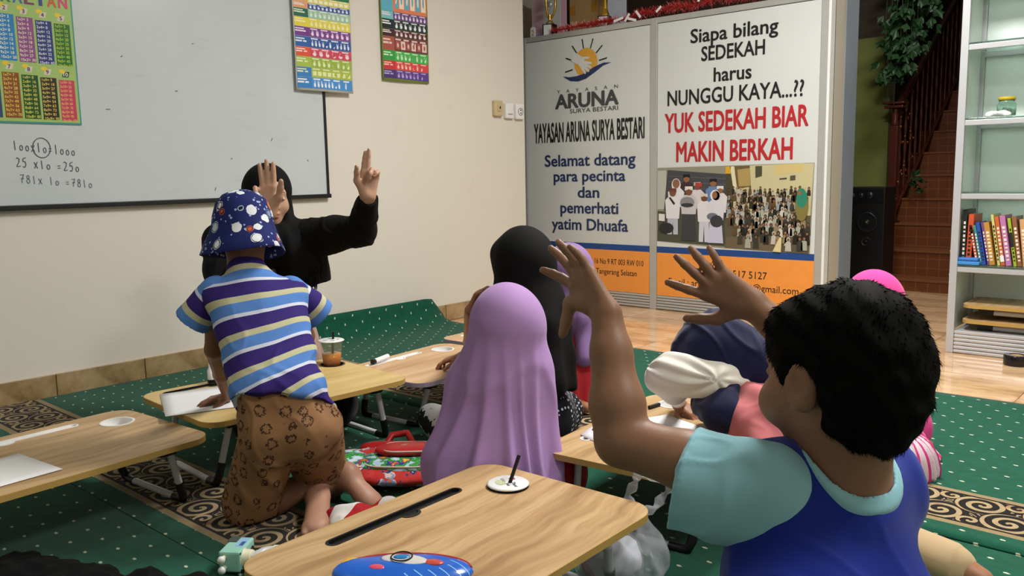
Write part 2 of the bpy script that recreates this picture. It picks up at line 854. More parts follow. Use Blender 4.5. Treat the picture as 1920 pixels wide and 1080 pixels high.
fl = struct(MB().box((-1.4, 3.2, -0.065), (7.2, 9.8, 0.11)).build('floor', M_grout))
TS = 0.6
tile_me = MB().cbox((0, 0, 0), (TS - 0.004, TS - 0.004, 0.014), 0.002).mesh('tile')
tile_me.materials.append(M_tile)
ix0 = -2.49
for i in range(-4, 7):
    for j in range(0, 6):
        cx, cyy = ix0 + (i + 0.5) * TS, 3.58 + (j + 0.5) * TS
        link('tile', tile_me, None, fl, (cx, cyy, -0.0075))

struct(MB().box((WALL_X - 0.08, 1.55, 1.44), (0.16, 6.18, 2.9)).build('wall_left', M_wall), 'cream plastered wall carrying the whiteboard')
struct(MB().box((-4.75, 5.3, 1.44), (0.12, 1.4, 2.9)).build('wall_recess', M_wall))
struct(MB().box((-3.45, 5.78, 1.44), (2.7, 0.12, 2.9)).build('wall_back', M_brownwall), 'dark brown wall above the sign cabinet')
struct(MB().box((-3.39, 7.75, 1.02), (1.86, 0.12, 2.06)).build('wall_stair_low', M_green), 'lime green wall beside the stairs')
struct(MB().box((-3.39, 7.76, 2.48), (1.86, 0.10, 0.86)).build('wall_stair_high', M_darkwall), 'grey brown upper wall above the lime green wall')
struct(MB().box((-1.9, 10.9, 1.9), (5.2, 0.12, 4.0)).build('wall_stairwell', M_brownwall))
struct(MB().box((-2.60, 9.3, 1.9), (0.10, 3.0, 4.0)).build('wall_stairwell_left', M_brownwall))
struct(MB().box((0.15, 5.75, 1.44), (2.9, 0.12, 2.9)).build('wall_far', M_wall))
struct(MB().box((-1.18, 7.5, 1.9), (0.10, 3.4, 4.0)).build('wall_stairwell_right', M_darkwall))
struct(MB().box((1.95, 2.1, 1.44), (0.12, 7.4, 2.9)).build('wall_right', M_wall))
struct(MB().box((-1.0, -1.5, 1.44), (6.0, 0.12, 2.9)).build('wall_front', M_wall))
struct(MB().box((-1.5, 3.2, 2.95), (7.0, 9.6, 0.12)).build('ceiling', M_ceil))
struct(MB().box((-1.968, 5.13, 1.44), (0.07, 0.16, 2.88)).build('trim_1', M_pillar), 'chipped cream pillar edge right of the sign cabinet')
struct(MB().box((-1.966, 5.31, 1.44), (0.076, 0.20, 2.88)).build('trim_2', M_bluewall), 'chipped blue grey strip on the pillar edge')

# skirting of marble pieces along the left wall
sk = Mat('tan_marble_skirting', 0.25, 0.4)
sk.color(sk.ramp(sk.noise(5.5, 6, None, 0.7), [(0.3, '#6d5538'), (0.5, '#a08660'), (0.7, '#b7a07c')]))
M_skirt = sk.m
base = struct(MB().box((WALL_X + 0.004, 1.55, 0.052), (0.008, 6.18, 0.102)).build('baseboard_left', M_grout))
sk_me = MB().cbox((0, 0, 0), (0.012, 0.396, 0.104), 0.002).mesh('skirting_tile')
sk_me.materials.append(M_skirt)
for i in range(15):
    link('skirting_tile', sk_me, None, base, (WALL_X + 0.012, -1.2 + 0.4 * i, 0.054))

# lamps on the ceiling
M_lampbody = plain('white_lamp_frame', '#e8e8e6', 0.4)
lm = Mat('lamp_diffuser', 0.5)
lm.color('#ffffff')
lm.set(Emission_Color=(1.0, 0.97, 0.90, 1), Emission_Strength=3.0)
for i, (l, s, p) in enumerate(LAMPS):
    t = thing('ceiling_lamp', ['flat white ceiling lamp above the middle tables', 'flat white ceiling lamp above the right of the room', 'small dim ceiling lamp above the near left corner', 'small square lamp added above the foot of the stairs to brighten them'][i], 'lamp', (l[0], l[1], 2.885), 0, 'ceiling lamps')
    MB().plate(rounded(s[0] + .06, s[1] + .06, .03), [rounded(s[0], s[1], .02)], -0.03, 0.004).build('frame', M_lampbody, t)
    MB().box((0, 0, -0.008), (s[0], s[1], 0.012)).build('diffuser', lm.m, t)

# ---------------------------------------------------------------- carpets


def carpet_material(name, b0, b1, x_shift=0.0):
    """Green pile with a lattice of pale flecks and one dark scroll border between y=b0 and y=b1."""
    m = Mat(name, 0.95, 0.1)
    x, y, z = m.xyz()
    x = m.attr('run')
    g = m.mix('#0b4231', '#15604a', m.noise(38, 4))
    g = m.mix(g, '#0a3a2b', (m.noise(420, 2) - 0.5) * 1.3)
    # flecks

    def fleck(ox, oy):
        u = ((x + ox) / 0.093).fract() - 0.5
        v = ((y + oy) / 0.127).fract() - 0.5
        a = u * 0.093
        b = v * 0.127
        wob = (m.noise(300, 1) - 0.5) * 0.004
        return (((a + b * 0.4) * (a + b * 0.4) * 0.55 + b * b * 1.6).sqrt() + wob).lt(0.0054)
    fl_ = fleck(0.939 + 0.0465, 5.0 - 3.666 + 0.0635 + 0.08).max(fleck(0.939, 5.0 - 3.666 + 0.08))
    g = m.mix(g, '#c9cfb6', fl_ * 0.9)
    # border
    w = b1 - b0
    v = (y - b0) / w
    u = (x + x_shift) / w
    per = 0.62

    def spiral(cu, cv, R, turns, sgn, wid):
        du = ((u - cu) / per + 0.5).fract() * per - per * 0.5
        dv = v - cv
        r = (du * du + dv * dv).sqrt()
        th = dv.atan2(du) * (sgn / (2 * math.pi))
        ph = (r * (turns / R) + th).fract()
        return (ph - 0.5).abs().lt(wid) * r.lt(R), r.lt(R * 1.06)
    acc = None
    mask = None
    for a in ((0.0, 0.33, 0.25, 2.1, 1, 0.22), (0.31, 0.68, 0.25, 2.1, -1, 0.22), (0.30, 0.20, 0.12, 1.2, -1, 0.22), (0.0, 0.80, 0.12, 1.2, 1, 0.22)):
        s_, k_ = spiral(*a)
        acc = s_ if acc is None else acc.max(s_)
        mask = k_ if mask is None else mask.max(k_)
    nz = m.noise(1.0, 1, m.vec(u * 5.0, v * 5.0, 0.0))
    fill = ((nz * 9.0).fract() - 0.5).abs().lt(0.17)
    scroll = acc.max(fill * (mask * -1.0 + 1.0))
    inside = v.between(0.085, 0.915)
    edge = v.between(0.0, 1.0)
    cream = m.mix('#8d7a58', '#bba680', m.noise(60, 3))
    cream = m.mix(cream, '#7b2f2e', (m.noise(13, 2) - 0.60).max(0.0) * 5.0)
    bd = m.mix('#120d0b', cream, scroll * v.between(0.12, 0.88))
    col = m.mix(g, m.mix('#83704f', '#a08d69', m.noise(150, 2)), edge)
    col = m.mix(col, bd, inside)
    m.color(col)
    m.bump(m.noise(700, 2) + m.noise(25, 3) * 1.5, 0.5, 0.004)
    m.set(Sheen_Weight=0.12)
    return m.m


def carpet(y0, y1, mat, label, x0=-3.955, x1=1.75, far_curl=False):
    nx, ny = 60, 24
    V, F = [], []
    for j in range(ny + 1):
        for i in range(nx + 1):
            x = x0 + (x1 - x0) * i / nx
            y = y0 + (y1 - y0) * j / ny
            z = 0.009 + 0.0012 * math.sin(x * 9 + y * 5) * math.sin(y * 7)
            if j in (0, ny):
                z -= 0.003
            V.append((x, y, z))
    for j in range(ny):
        for i in range(nx):
            a = j * (nx + 1) + i
            F.append((a, a + 1, a + nx + 2, a + nx + 1))
    n = len(V)
    mb = MB()
    mb._add(V, F, True)
    ring = [i for i in range(nx + 1)] + [(j * (nx + 1) + nx) for j in range(1, ny + 1)] + [(ny * (nx + 1) + i) for i in range(nx - 1, -1, -1)] + [j * (nx + 1) for j in range(ny - 1, 0, -1)]
    low = [(V[i][0], V[i][1], 0.0005) for i in ring]
    k = len(ring)
    mb._add([V[i] for i in ring] + low, [(i, i + k, (i + 1) % k + k, (i + 1) % k) for i in range(k)])
    o = mb.build('carpet', mat)
    at = o.data.attributes.new('run', 'FLOAT', 'POINT')
    at.data.foreach_set('value', [v.co.x for v in o.data.vertices])
    return tag(o, label, 'carpet', 'green prayer carpet strips')


carpet(-1.4, 0.9905, carpet_material('green_carpet_a', -1.1, -0.83), 'green flecked carpet strip in the near foreground under the dark cloth')
carpet(0.9935, 2.2675, carpet_material('green_carpet_b', 1.06, 1.325, 0.1), 'green carpet strip with black and beige scroll border under the kneeling person')
# the far strip is pushed up against the left wall, so its end rides up the wall
Mc = carpet_material('green_carpet_c', 2.36, 2.63, 0.27)


def far_carpet():
    ys = [2.272 + (3.765 - 2.272) * j / 30 for j in range(31)]
    path = []          # (x, z) profile from the wall to the right
    prof_up = [(-3.935, 0.17), (-3.932, 0.13), (-3.92, 0.09), (-3.90, 0.055), (-3.86, 0.028), (-3.80, 0.014), (-3.72, 0.0095)]
    flat = [(-3.6 + (1.75 + 3.6) * i / 40, 0.0095) for i in range(41)]
    V, F = [], []
    for y in ys:
        t = min(1, max(0, (y - 2.30) / 0.25)) * min(1, max(0, (3.80 - y) / 0.14))
        for (x, z) in prof_up:
            xx = x
            V.append((xx, y, 0.0095 + (z - 0.0095) * t))
        for (x, z) in flat:
            V.append((x, y, z + 0.001 * math.sin(7 * x + 5 * y)))
    n = len(prof_up) + len(flat)
    for j in range(len(ys) - 1):
        for i in range(n - 1):
            a = j * n + i
            F.append((a, a + 1, a + n + 1, a + n))
    mb = MB()
    mb._add(V, F, True)
    o = mb.build('carpet', Mc)
    run, prev = [], None
    for (x, z) in (prof_up + flat)[::-1]:
        run.append(x if prev is None else run[-1] - math.hypot(x - prev[0], z - prev[1]))
        prev = (x, z)
    run = run[::-1]
    at = o.data.attributes.new('run', 'FLOAT', 'POINT')
    at.data.foreach_set('value', run * len(ys))
    md = o.modifiers.new('thickness', 'SOLIDIFY')
    md.thickness = 0.008
    md.offset = -1
    return tag(o, 'green flecked carpet strip whose far end rides up the cream wall', 'carpet', 'green prayer carpet strips')


far_carpet()

# ---------------------------------------------------------------- whiteboard and wall charts
M_board = Mat('whiteboard_enamel', 0.22, 0.5)
_n = M_board.noise(2.0, 5)
_s = M_board.noise(1.0, 4, M_board.scaled((1, 5, 16)))
M_board.color(M_board.mix(M_board.mix('#ccd3d5', '#bec7ca', _n), '#a2abaf', (_s - 0.60).max(0.0) * 1.6))
M_blackframe = plain('black_board_frame', '#17181a', 0.4)
M_ink = plain('faded_board_ink', '#6d7478', 0.6)
M_inkdark = plain('dark_board_ink', '#4c5356', 0.6)

wb = thing('whiteboard', 'large white marker board with a black frame on the cream wall', 'whiteboard', (WALL_X, 1.7, 0.85))
MB().box((0.012, -0.45, 0.60), (0.022, 3.30, 1.20)).build('writing_surface', M_board.m, wb)
for (c, d) in (((0.018, -0.45, -0.006), (0.036, 3.34, 0.022)), ((0.016, 1.205, 0.60), (0.032, 0.014, 1.21)), ((0.018, -0.45, 1.21), (0.036, 3.34, 0.022)), ((0.016, -2.105, 0.6), (0.032, 0.014, 1.21))):
    MB().cbox(c, d, 0.003).build('frame_rail', M_blackframe, wb)
RWALL = Matrix(((0, 0, 1), (1, 0, 0), (0, 1, 0)))      # text x -> world y, text y -> world z, normal -> +x


def wall_text(parent, body, y, z, h, mat, x=0.0242, width=None, tilt=0.0, name='lettering', bold=0.0, align='LEFT', **kw):
    me = text_mesh(body, h, bold, width, align=align, **kw)
    o = link(name, me, mat, parent)
    o.matrix_local = Matrix.Translation((x, y, z)) @ (RWALL @ Matrix.Rotation(tilt, 3, 'Z')).to_4x4()
    return o


# handwriting, with strokes drawn as thin ribbons
def stroke_glyphs():
    g = {}
    ring = lambda cx, cy, rx, ry, n=14: [(cx + rx * math.sin(2 * math.pi * i / n), cy + ry * math.cos(2 * math.pi * i / n)) for i in range(n + 1)]
    g['0'] = [ring(.25, .28, .2, .26)]
    g['1'] = [[(.18, .95), (.22, 0)]]
    g['2'] = [[(0, .85), (.2, 1), (.45, .85), (.35, .5), (.05, .1), (.1, .02), (.55, .1)]]
    g['5'] = [[(.5, 1), (.1, .95), (.08, .6), (.35, .62), (.45, .3), (.25, 0), (.0, .1)]]
    g['7'] = [[(0, .9), (.5, .95), (.25, .4), (.2, 0)], [(.05, .48), (.5, .52)]]
    g['8'] = [ring(.25, .75, .17, .22), ring(.25, .27, .2, .26)]
    g['x'] = [[(0, .65), (.45, 0)], [(.45, .7), (0, 0)]]
    g['='] = [[(0, .5), (.4, .5)], [(0, .25), (.4, .25)]]
    return g


GLY = stroke_glyphs()


def handwriting(parent, s, y, z, h, adv, slope, mat):
    mb = MB()
    cx = 0.0
    for ch in s:
        if ch == ' ':
            cx += 0.6
            continue
        for st in GLY[ch]:
            pts = [Vector((0.0248, y + (cx + a * 0.85) * adv, z + b * h * random.uniform(.94, 1.04) - slope * cx * adv)) for a, b in st]
            for i in range(len(pts) - 1):
                d = (pts[i + 1] - pts[i])
                nrm = Vector((0, -d.z, d.y)).normalized() * 0.0016
                mb.poly([pts[i] + nrm, pts[i] - nrm, pts[i + 1] - nrm, pts[i + 1] + nrm][::-1])
        cx += 0.72
    return mb.build('handwriting', mat, parent)


handwriting(wb, '100x10=1000', -0.385, 0.235, 0.042, 0.032, 0.10, M_inkdark)
handwriting(wb, '25 x10 =250', -0.380, 0.165, 0.040, 0.034, 0.10, M_inkdark)
handwriting(wb, '781x 10 =7810', -0.370, 0.098, 0.036, 0.033, 0.10, M_ink)
_mb = MB()
_ring = [Vector((0.0249, -0.275 + 0.035 * math.cos(a), 0.245 + 0.042 * math.sin(a))) for a in [2 * math.pi * i / 24 for i in range(25)]]
for i in range(24):
    d = _ring[i + 1] - _ring[i]
    nn = Vector((0, -d.z, d.y)).normalized() * 0.0018
    _mb.poly([_ring[i] + nn, _ring[i] - nn, _ring[i + 1] - nn, _ring[i + 1] + nn][::-1])
_mb.build('handwriting', M_inkdark, wb)
_mb = MB()                                               # leftover specks and smears of ink
for (a, b, l, t) in ((0.86, 0.30, .018, 1.1), (1.08, 0.19, .012, -1.0), (-0.02, 1.09, .06, -.12), (0.10, .66, .01, .4), (0.35, .52, .014, .1), (0.36, 1.0, .012, .8), (0.52, 0.05, .016, 1.2), (1.09, .6, .008, .4), (.62, .20, .01, .6), (0.45, .75, .01, .2), (0.02, .42, .02, .0)):
    c = Vector((0.0246, a, b))
    d = Vector((0, math.cos(t), math.sin(t))) * l / 2
    nn = Vector((0, -math.sin(t), math.cos(t))) * 0.0022
    _mb.poly([c - d + nn, c - d - nn, c + d - nn, c + d + nn][::-1])
_mb.build('ink_mark', M_ink, wb)['kind'] = 'stuff'


class Print:
    """Flat printed shapes stacked in thin layers on a sheet facing +x (y right, z up)."""

    def __init__(s, x=0.0):
        s.mb = MB()
        s.x = x

    def quad(s, y0, z0, y1, z1, c, layer=1, sk=0.0):
        s.mb.ink_(c)
        x = s.x + layer * 0.00025
        s.mb.poly([(x, y0, z0), (x, y1, z0), (x, y1 + sk, z1), (x, y0 + sk, z1)])

    def disc(s, y, z, ry, rz, c, layer=1, n=12, a0=0.0, a1=2 * math.pi):
        s.mb.ink_(c)
        x = s.x + layer * 0.00025
        s.mb.poly([(x, y + ry * math.cos(a0 + (a1 - a0) * i / n), z + rz * math.sin(a0 + (a1 - a0) * i / n)) for i in range(n)])

    def shape(s, pts, c, layer=1):
        s.mb.ink_(c)
        x = s.x + layer * 0.00025
        s.mb.poly([(x, p[0], p[1]) for p in pts])

    def build(s, name, parent):
        return s.mb.build(name, print_mat(), parent)


M_paperback = plain('chart_paper_edge', '#d8d8d0', 0.5)
# multiplication chart
y0, y1, z0, z1 = 0.985, 1.598, 1.196, 1.78
ch = thing('wall_chart', 'green multiplication table chart taped over the left of the whiteboard', 'poster', (WALL_X + 0.026, (y0 + y1) / 2, z0))
cyc = (y0 + y1) / 2
MB().box((0.001, 0, (z1 - z0) / 2), (0.002, y1 - y0, z1 - z0)).build('sheet', M_paperback, ch)
p = Print(0.0021)
p.quad(y0 - cyc, 0, y1 - cyc, z1 - z0, '#3f8f8a', 0)
p.quad(y0 - cyc + .006, .008, y1 - cyc - .006, z1 - z0 - .006, '#9fbf6c', 1)
cw = 0.0735
cols = [('#1f7fbf', '#f4f6e0'), ('#8d4a86', '#f3e3d8'), ('#23307a', '#dfe3e6'), ('#1d6b1c', '#c9dd3a')]
cols2 = [('#8a4a12', '#f0d860'), ('#164c12', '#d8d858'), ('#2a1c10', '#e6cf5a'), ('#c23a5a', '#f7c070')]
lab = [[], []]
yl = y1 - cyc - 0.012 - 4 * cw
for r, (cc, zt, zb) in enumerate(((cols, 0.444, 0.256), (cols2, 0.208, 0.022))):
    for k, (bgc, txt) in enumerate(cc):
        ya = yl + k * cw + 0.004
        dz = -0.006 * k
        p.quad(ya, zb + dz * .3, ya + cw - 0.009, zt + dz, bgc, 2)
        p.quad(ya + .016, zt + .012 + dz, ya + .042, zt + .036 + dz, '#d8c9b8' if k != 3 or r == 0 else '#2b2f25', 2, .006)
        p.disc(ya + .018, zt + .036 + dz, .013, .009, '#e8c830', 3)
        lab[r].append((ya, zt + dz, (zt - zb) / 10.0, txt))
    # the columns further left, partly outside the picture
    p.quad(yl - cw * 2, zb, yl - 0.006, zt, '#b03a2e' if r == 0 else '#31456f', 2)
p.build('print', ch)
for r in range(2):
    for k, (ya, zt, dz, txt) in enumerate(lab[r]):
        n = (k + 2) if r == 0 else (k + 7)
        body = '\n'.join('%dx%d= %d' % (i, n, i * n) for i in range(1, 11))
        me = text_mesh(body, dz * 0.62, 0.012, cw - 0.014, align='LEFT', line=0.70 / 0.62 * 0.97)
        o = link('lettering', me, plain('chart_ink_' + txt[1:], txt, 0.5), ch)
        o.matrix_local = Matrix.Translation((0.0032, ya + .003, zt - dz * .82)) @ RWALL.to_4x4()
        o = link('lettering', text_mesh(str(n), 0.016, 0.02), plain('chart_number', '#2c2a6a' if not (r == 1 and k == 3) else '#e8e8d8', 0.5) if not (r == 1 and k == 3) else plain('chart_number_pale', '#e8e8d8', 0.5), ch)
        o.matrix_local = Matrix.Translation((0.0034, ya + .031, zt + .016)) @ RWALL.to_4x4()
for i, (c_, col_) in enumerate(zip('PERKALIAN', ['#c8342c', '#2b5fb0', '#d88a1c', '#3f7a38', '#2f62b4', '#7a2f60', '#2b3f8a', '#d0562a', '#d83a78'])):
    o = link('lettering', text_mesh(c_, 0.046, 0.03, .034 if c_ != 'I' else .009), plain('chart_title_' + col_[1:], col_, 0.5), ch)
    o.matrix_local = Matrix.Translation((0.0034, y1 - cyc - 0.038 - (8 - i) * 0.0446, 0.493)) @ RWALL.to_4x4()


def finger_chart(y0, y1, z0, z1, rows, label, edge):
    """Chart of coloured bands with rows of small hand signs."""
    t = thing('wall_chart', label, 'poster', (WALL_X + (0.03 if y0 < 3 else 0.002), (y0 + y1) / 2, z0))
    w, h = y1 - y0, z1 - z0
    # a slightly buckled laminated sheet
    V, F = [], []
    nn = 12
    for j in range(nn + 1):
        for i in range(nn + 1):
            a, b = i / nn, j / nn
            V.append((0.012 + 0.006 * math.sin(a * 5 + b * 3) * (1 - b) + 0.004 * (1 - b), (a - .5) * w, b * h))
    for j in range(nn):
        for i in range(nn):
            q = j * (nn + 1) + i
            F.append((q, q + 1, q + nn + 2, q + nn + 1))

    def bulge(me):
        for v in me.vertices:
            a, b = v.co.y / w + .5, v.co.z / h
            v.co.x += 0.012 + 0.006 * math.sin(a * 5 + b * 3) * (1 - b) + 0.004 * (1 - b)
        me.update()
    mb = MB()
    mb._add(V, F, True)
    o = mb.build('sheet', plain('chart_sheet_' + edge[1:], edge, 0.3), t)
    md = o.modifiers.new('thickness', 'SOLIDIFY')
    md.thickness = 0.002
    md.offset = -1
    p = Print(0.0006)
    z = 0.012
    for (rh, c0, c1, ink, cnt, sty) in rows:
        zz = z + rh
        for s in range(8):                      # split along y so that the print follows the sheet
            ya = -w / 2 + .006 + (w - .012) * s / 8
            yb = -w / 2 + .006 + (w - .012) * (s + 1) / 8
            p.quad(ya, z, yb, zz - .0015, c0 if s < 2 else c1, 1)
        p.quad(-w / 2 + .008, z + rh * .45, -w / 2 + w * .2, z + rh * .60, ink, 2)
        p.quad(-w / 2 + .008, z + rh * .70, -w / 2 + w * .17, z + rh * .82, ink, 2)
        for s in range(4):
            p.quad(-w / 2 + w * (.28 + .18 * s), zz - rh * .22, -w / 2 + w * (.40 + .18 * s), zz - rh * .10, ink, 2)
        for k in range(cnt):
            yy = -w / 2 + w * (.27 + .70 * (k + .5) / cnt)
            bw = w * .70 / cnt
            if sty == 'hand':
                p.disc(yy, z + rh * .32, bw * .28, rh * .20, ink, 2, 9)
                for f in range(3):
                    if (k * 7 + f * 3) % 4:
                        p.quad(yy - bw * .25 + f * bw * .17, z + rh * .42, yy - bw * .25 + f * bw * .17 + bw * .10, z + rh * (.66 + .06 * (f % 2)), ink, 2)
            elif sty == 'box':
                p.quad(yy - bw * .42, z + rh * .12, yy + bw * .42, z + rh * .74, ink if k % 2 else c0, 2)
                p.disc(yy, z + rh * .42, bw * .16, rh * .18, c0 if k % 2 else ink, 3, 9)
            else:
                p.quad(yy - bw * .40, z + rh * .18, yy + bw * .34, z + rh * .62, ink, 2)
        z = zz
    o = p.build('print', t)
    bulge(o.data)
    return t


finger_chart(2.715, 3.098, 1.415, 2.05, [
    (.060, '#3b7fc4', '#4a8fd0', '#e8eef2', 11, 'hand'), (.052, '#3b7fc4', '#a8b94a', '#dfe6b0', 8, 'text'), (.055, '#a4bc4c', '#97b247', '#dfe8b8', 8, 'hand'),
    (.050, '#d8573e', '#c94a62', '#f2d8d8', 6, 'hand'), (.056, '#3560a8', '#34589f', '#dfe6ee', 11, 'hand'), (.050, '#74418a', '#7d4590', '#e8d8ec', 8, 'hand'),
    (.050, '#e0cf48', '#dccf58', '#f0ecb8', 9, 'hand'), (.046, '#2f6a54', '#9fc3b0', '#dcead8', 9, 'hand'), (.030, '#e0a070', '#3f58a0', '#e6eaf0', 10, 'hand'), (.036, '#e0a878', '#d8d070', '#f4f0d0', 8, 'text'), (.138, '#3b7fc4', '#2f7a4c', '#f0e0c0', 6, 'box')],
    'laminated chart of coloured finger-counting rows overlapping the right edge of the whiteboard', '#cfd0c8')
finger_chart(3.342, 3.716, 1.512, 2.10, [
    (.052, '#4f3a78', '#5b4390', '#b8a8d8', 8, 'hand'), (.052, '#c83a40', '#d8484c', '#f2c8b8', 8, 'hand'), (.060, '#3f9a4c', '#4caf58', '#c8ecc0', 8, 'hand'),
    (.080, '#a8584c', '#6d3c44', '#e6c8c0', 6, 'box'), (.044, '#4a2a34', '#5c3138', '#ecdcd8', 7, 'hand'), (.056, '#28323a', '#2f3c42', '#e8ecec', 7, 'hand'),
    (.046, '#7fc0c8', '#6c4888', '#e8dcec', 9, 'hand'), (.180, '#62b0c8', '#e0835c', '#f6e0c8', 6, 'box')],
    'smaller laminated finger-counting chart on bare wall between whiteboard and sockets', '#7f9a3c')

# ---------------------------------------------------------------- switches and sockets
M_plastic = plain('white_plastic', '#e9e8e6', 0.35)
M_oldplastic = plain('yellowed_plastic', '#c8b58c', 0.4)
M_dark = plain('black_plastic', '#141416', 0.4)
M_greyp = plain('grey_plastic', '#9a9c9e', 0.4)
for (yy, zz, mt, nm, lb) in ((4.345, 1.39, M_oldplastic, 'wall_switch', 'yellowed light switch, leftmost of three on the cream wall'), (4.458, 1.378, M_plastic, 'wall_switch', 'white light switch between the yellowed switch and the socket'), (4.565, 1.376, M_plastic, 'wall_socket', 'white round-holed power socket next to the sign cabinet')):
    t = thing(nm, lb, 'switch' if nm == 'wall_switch' else 'socket', (WALL_X, yy, zz))
    MB().cbox((0.014, 0, 0), (0.03, 0.085, 0.105), 0.008).build('plate', mt, t)
    if nm == 'wall_socket':
        MB().lathe([(0.026, 0.0), (0.026, 0.004), (0.022, 0.004), (0.021, -0.001), (0.0, -0.001)], (0.029, 0, 0), 20, RWALL).build('socket_rim', M_greyp, t)
        for s in (-1, 1):
            MB().lathe([(0.0045, 0), (0.0045, 0.004), (0, 0.004)], (0.029, 0.003, s * 0.010), 8, RWALL).build('socket_hole', M_dark, t)
    elif mt is M_oldplastic:
        MB().cbox((0.031, 0.0, 0.0), (0.008, 0.030, 0.040), 0.003).build('rocker', M_oldplastic, t)
        MB().box((0.0352, 0.004, 0.004), (0.002, 0.012, 0.016)).build('indicator', M_dark, t)
    else:
        MB().cbox((0.031, 0.0, 0.0), (0.008, 0.045, 0.042), 0.003).build('rocker', M_plastic, t)
        MB().box((0.0315, 0.0, -0.024), (0.003, 0.045, 0.003)).build('shadow_gap', M_greyp, t)

# ================================================================ sign cabinet
M_alu = plain('brushed_aluminium', '#b9bab6', 0.38, 0.5, 0.35, 0.05, 30)
M_sign = Mat('sign_vinyl', 0.42, 0.35)
M_sign.color(M_sign.mix('#ccd1cf', '#d6dad8', M_sign.noise(1.6, 4)))
M_cabside = plain('cabinet_side_panel', '#a9a99f', 0.5)
M_black = plain('sign_black', '#1c1d1e', 0.5)
M_red = plain('sign_red', '#b5252c', 0.5)
M_navy = plain('sign_navy', '#24345f', 0.5)
M_grey = plain('sign_grey', '#45484a', 0.5)
M_blue = plain('sign_blue_band', '#1f4789', 0.45)
M_orange = plain('sign_orange_band', '#eb9744', 0.45)
M_sun = plain('sign_sun', '#dba23c', 0.5)
M_signwhite = plain('sign_white', '#d2d6d4', 0.5)
RFRONT = Matrix(((1, 0, 0), (0, 0, -1), (0, 1, 0)))     # text x -> x, text y -> z, normal -> -y
CX0, CX1, CYF, CZT = -4.285, -1.937, 5.0, 1.955
cab = thing('sign_cabinet', 'tall aluminium cabinet back covered by two printed foundation sign panels', 'cabinet', ((CX0 + CX1) / 2, CYF, 0))
ox = (CX0 + CX1) / 2


def cabpart(name, x0, x1, y0, y1, z0, z1, mat, parent=cab, b=0.003):
    return MB().cbox(((x0 + x1) / 2 - ox, (y0 + y1) / 2 - CYF, (z0 + z1) / 2), (x1 - x0, y1 - y0, z1 - z0), b).build(name, mat, parent)


cabpart('body', CX0 + .01, CX1 - .075, CYF + .02, CYF + .40, 0.02, CZT - .01, M_cabside)
for (a, b) in ((CX0, CX0 + .045), (-3.147, -3.093), (CX1 - .055, CX1)):
    cabpart('post', a, b, CYF - .012, CYF + .03, 0.0, CZT, M_alu)
for (a, b) in ((CX0 + .045, -3.147), (-3.093, CX1 - .055)):
    cabpart('top_rail', a, b, CYF - .010, CYF + .03, 1.918, CZT, M_alu)
    for i in range(5):
        cabpart('base_slat', a, b, CYF - .012 + .001 * i, CYF + .02, 0.004 + i * .019, 0.004 + i * .019 + .016, M_alu, b=.005)
cabpart('side_profile', CX1 - .012, CX1 + .004, CYF - .014, CYF + .06, 0.0, CZT, plain('bright_aluminium_edge', '#e4e6e4', .3))

panels = []
for (a, b, zb, mt) in ((CX0 + .047, -3.149, .098, M_sign.m), (-3.091, CX1 - .057, .098, M_sign.m)):
    po = bpy.data.objects.new('sign_panel', None)
    pn = cabpart('sign_panel', a, b, CYF - .006, CYF + .004, zb, 1.914, mt, b=.001)
    panels.append(pn)
    for nm, z0, z1, mm in (('orange_band', zb + .002, .398, M_orange), ('blue_band', .394, .436, M_blue)):
        cabpart(nm, a + .001, b - .001, CYF - .0072 - (0.0004 if nm[0] == 'b' else 0), CYF - .004, z0, z1, mm, pn, .0004)
YT = -0.0088       # lettering plane relative to the cabinet front


def sign_text(panel, body, xl, xr, zc, h, mat, bold=0.0, tilt=0.0, **kw):
    """Lettering between xl and xr whose capitals are centred on zc."""
    me = text_mesh(body, h, bold, xr - xl, **kw)
    o = link('lettering', me, mat, panel)
    o.matrix_local = Matrix.Translation(((xl + xr) / 2 - ox, YT, zc - h / 2)) @ RFRONT.to_4x4()
    return o


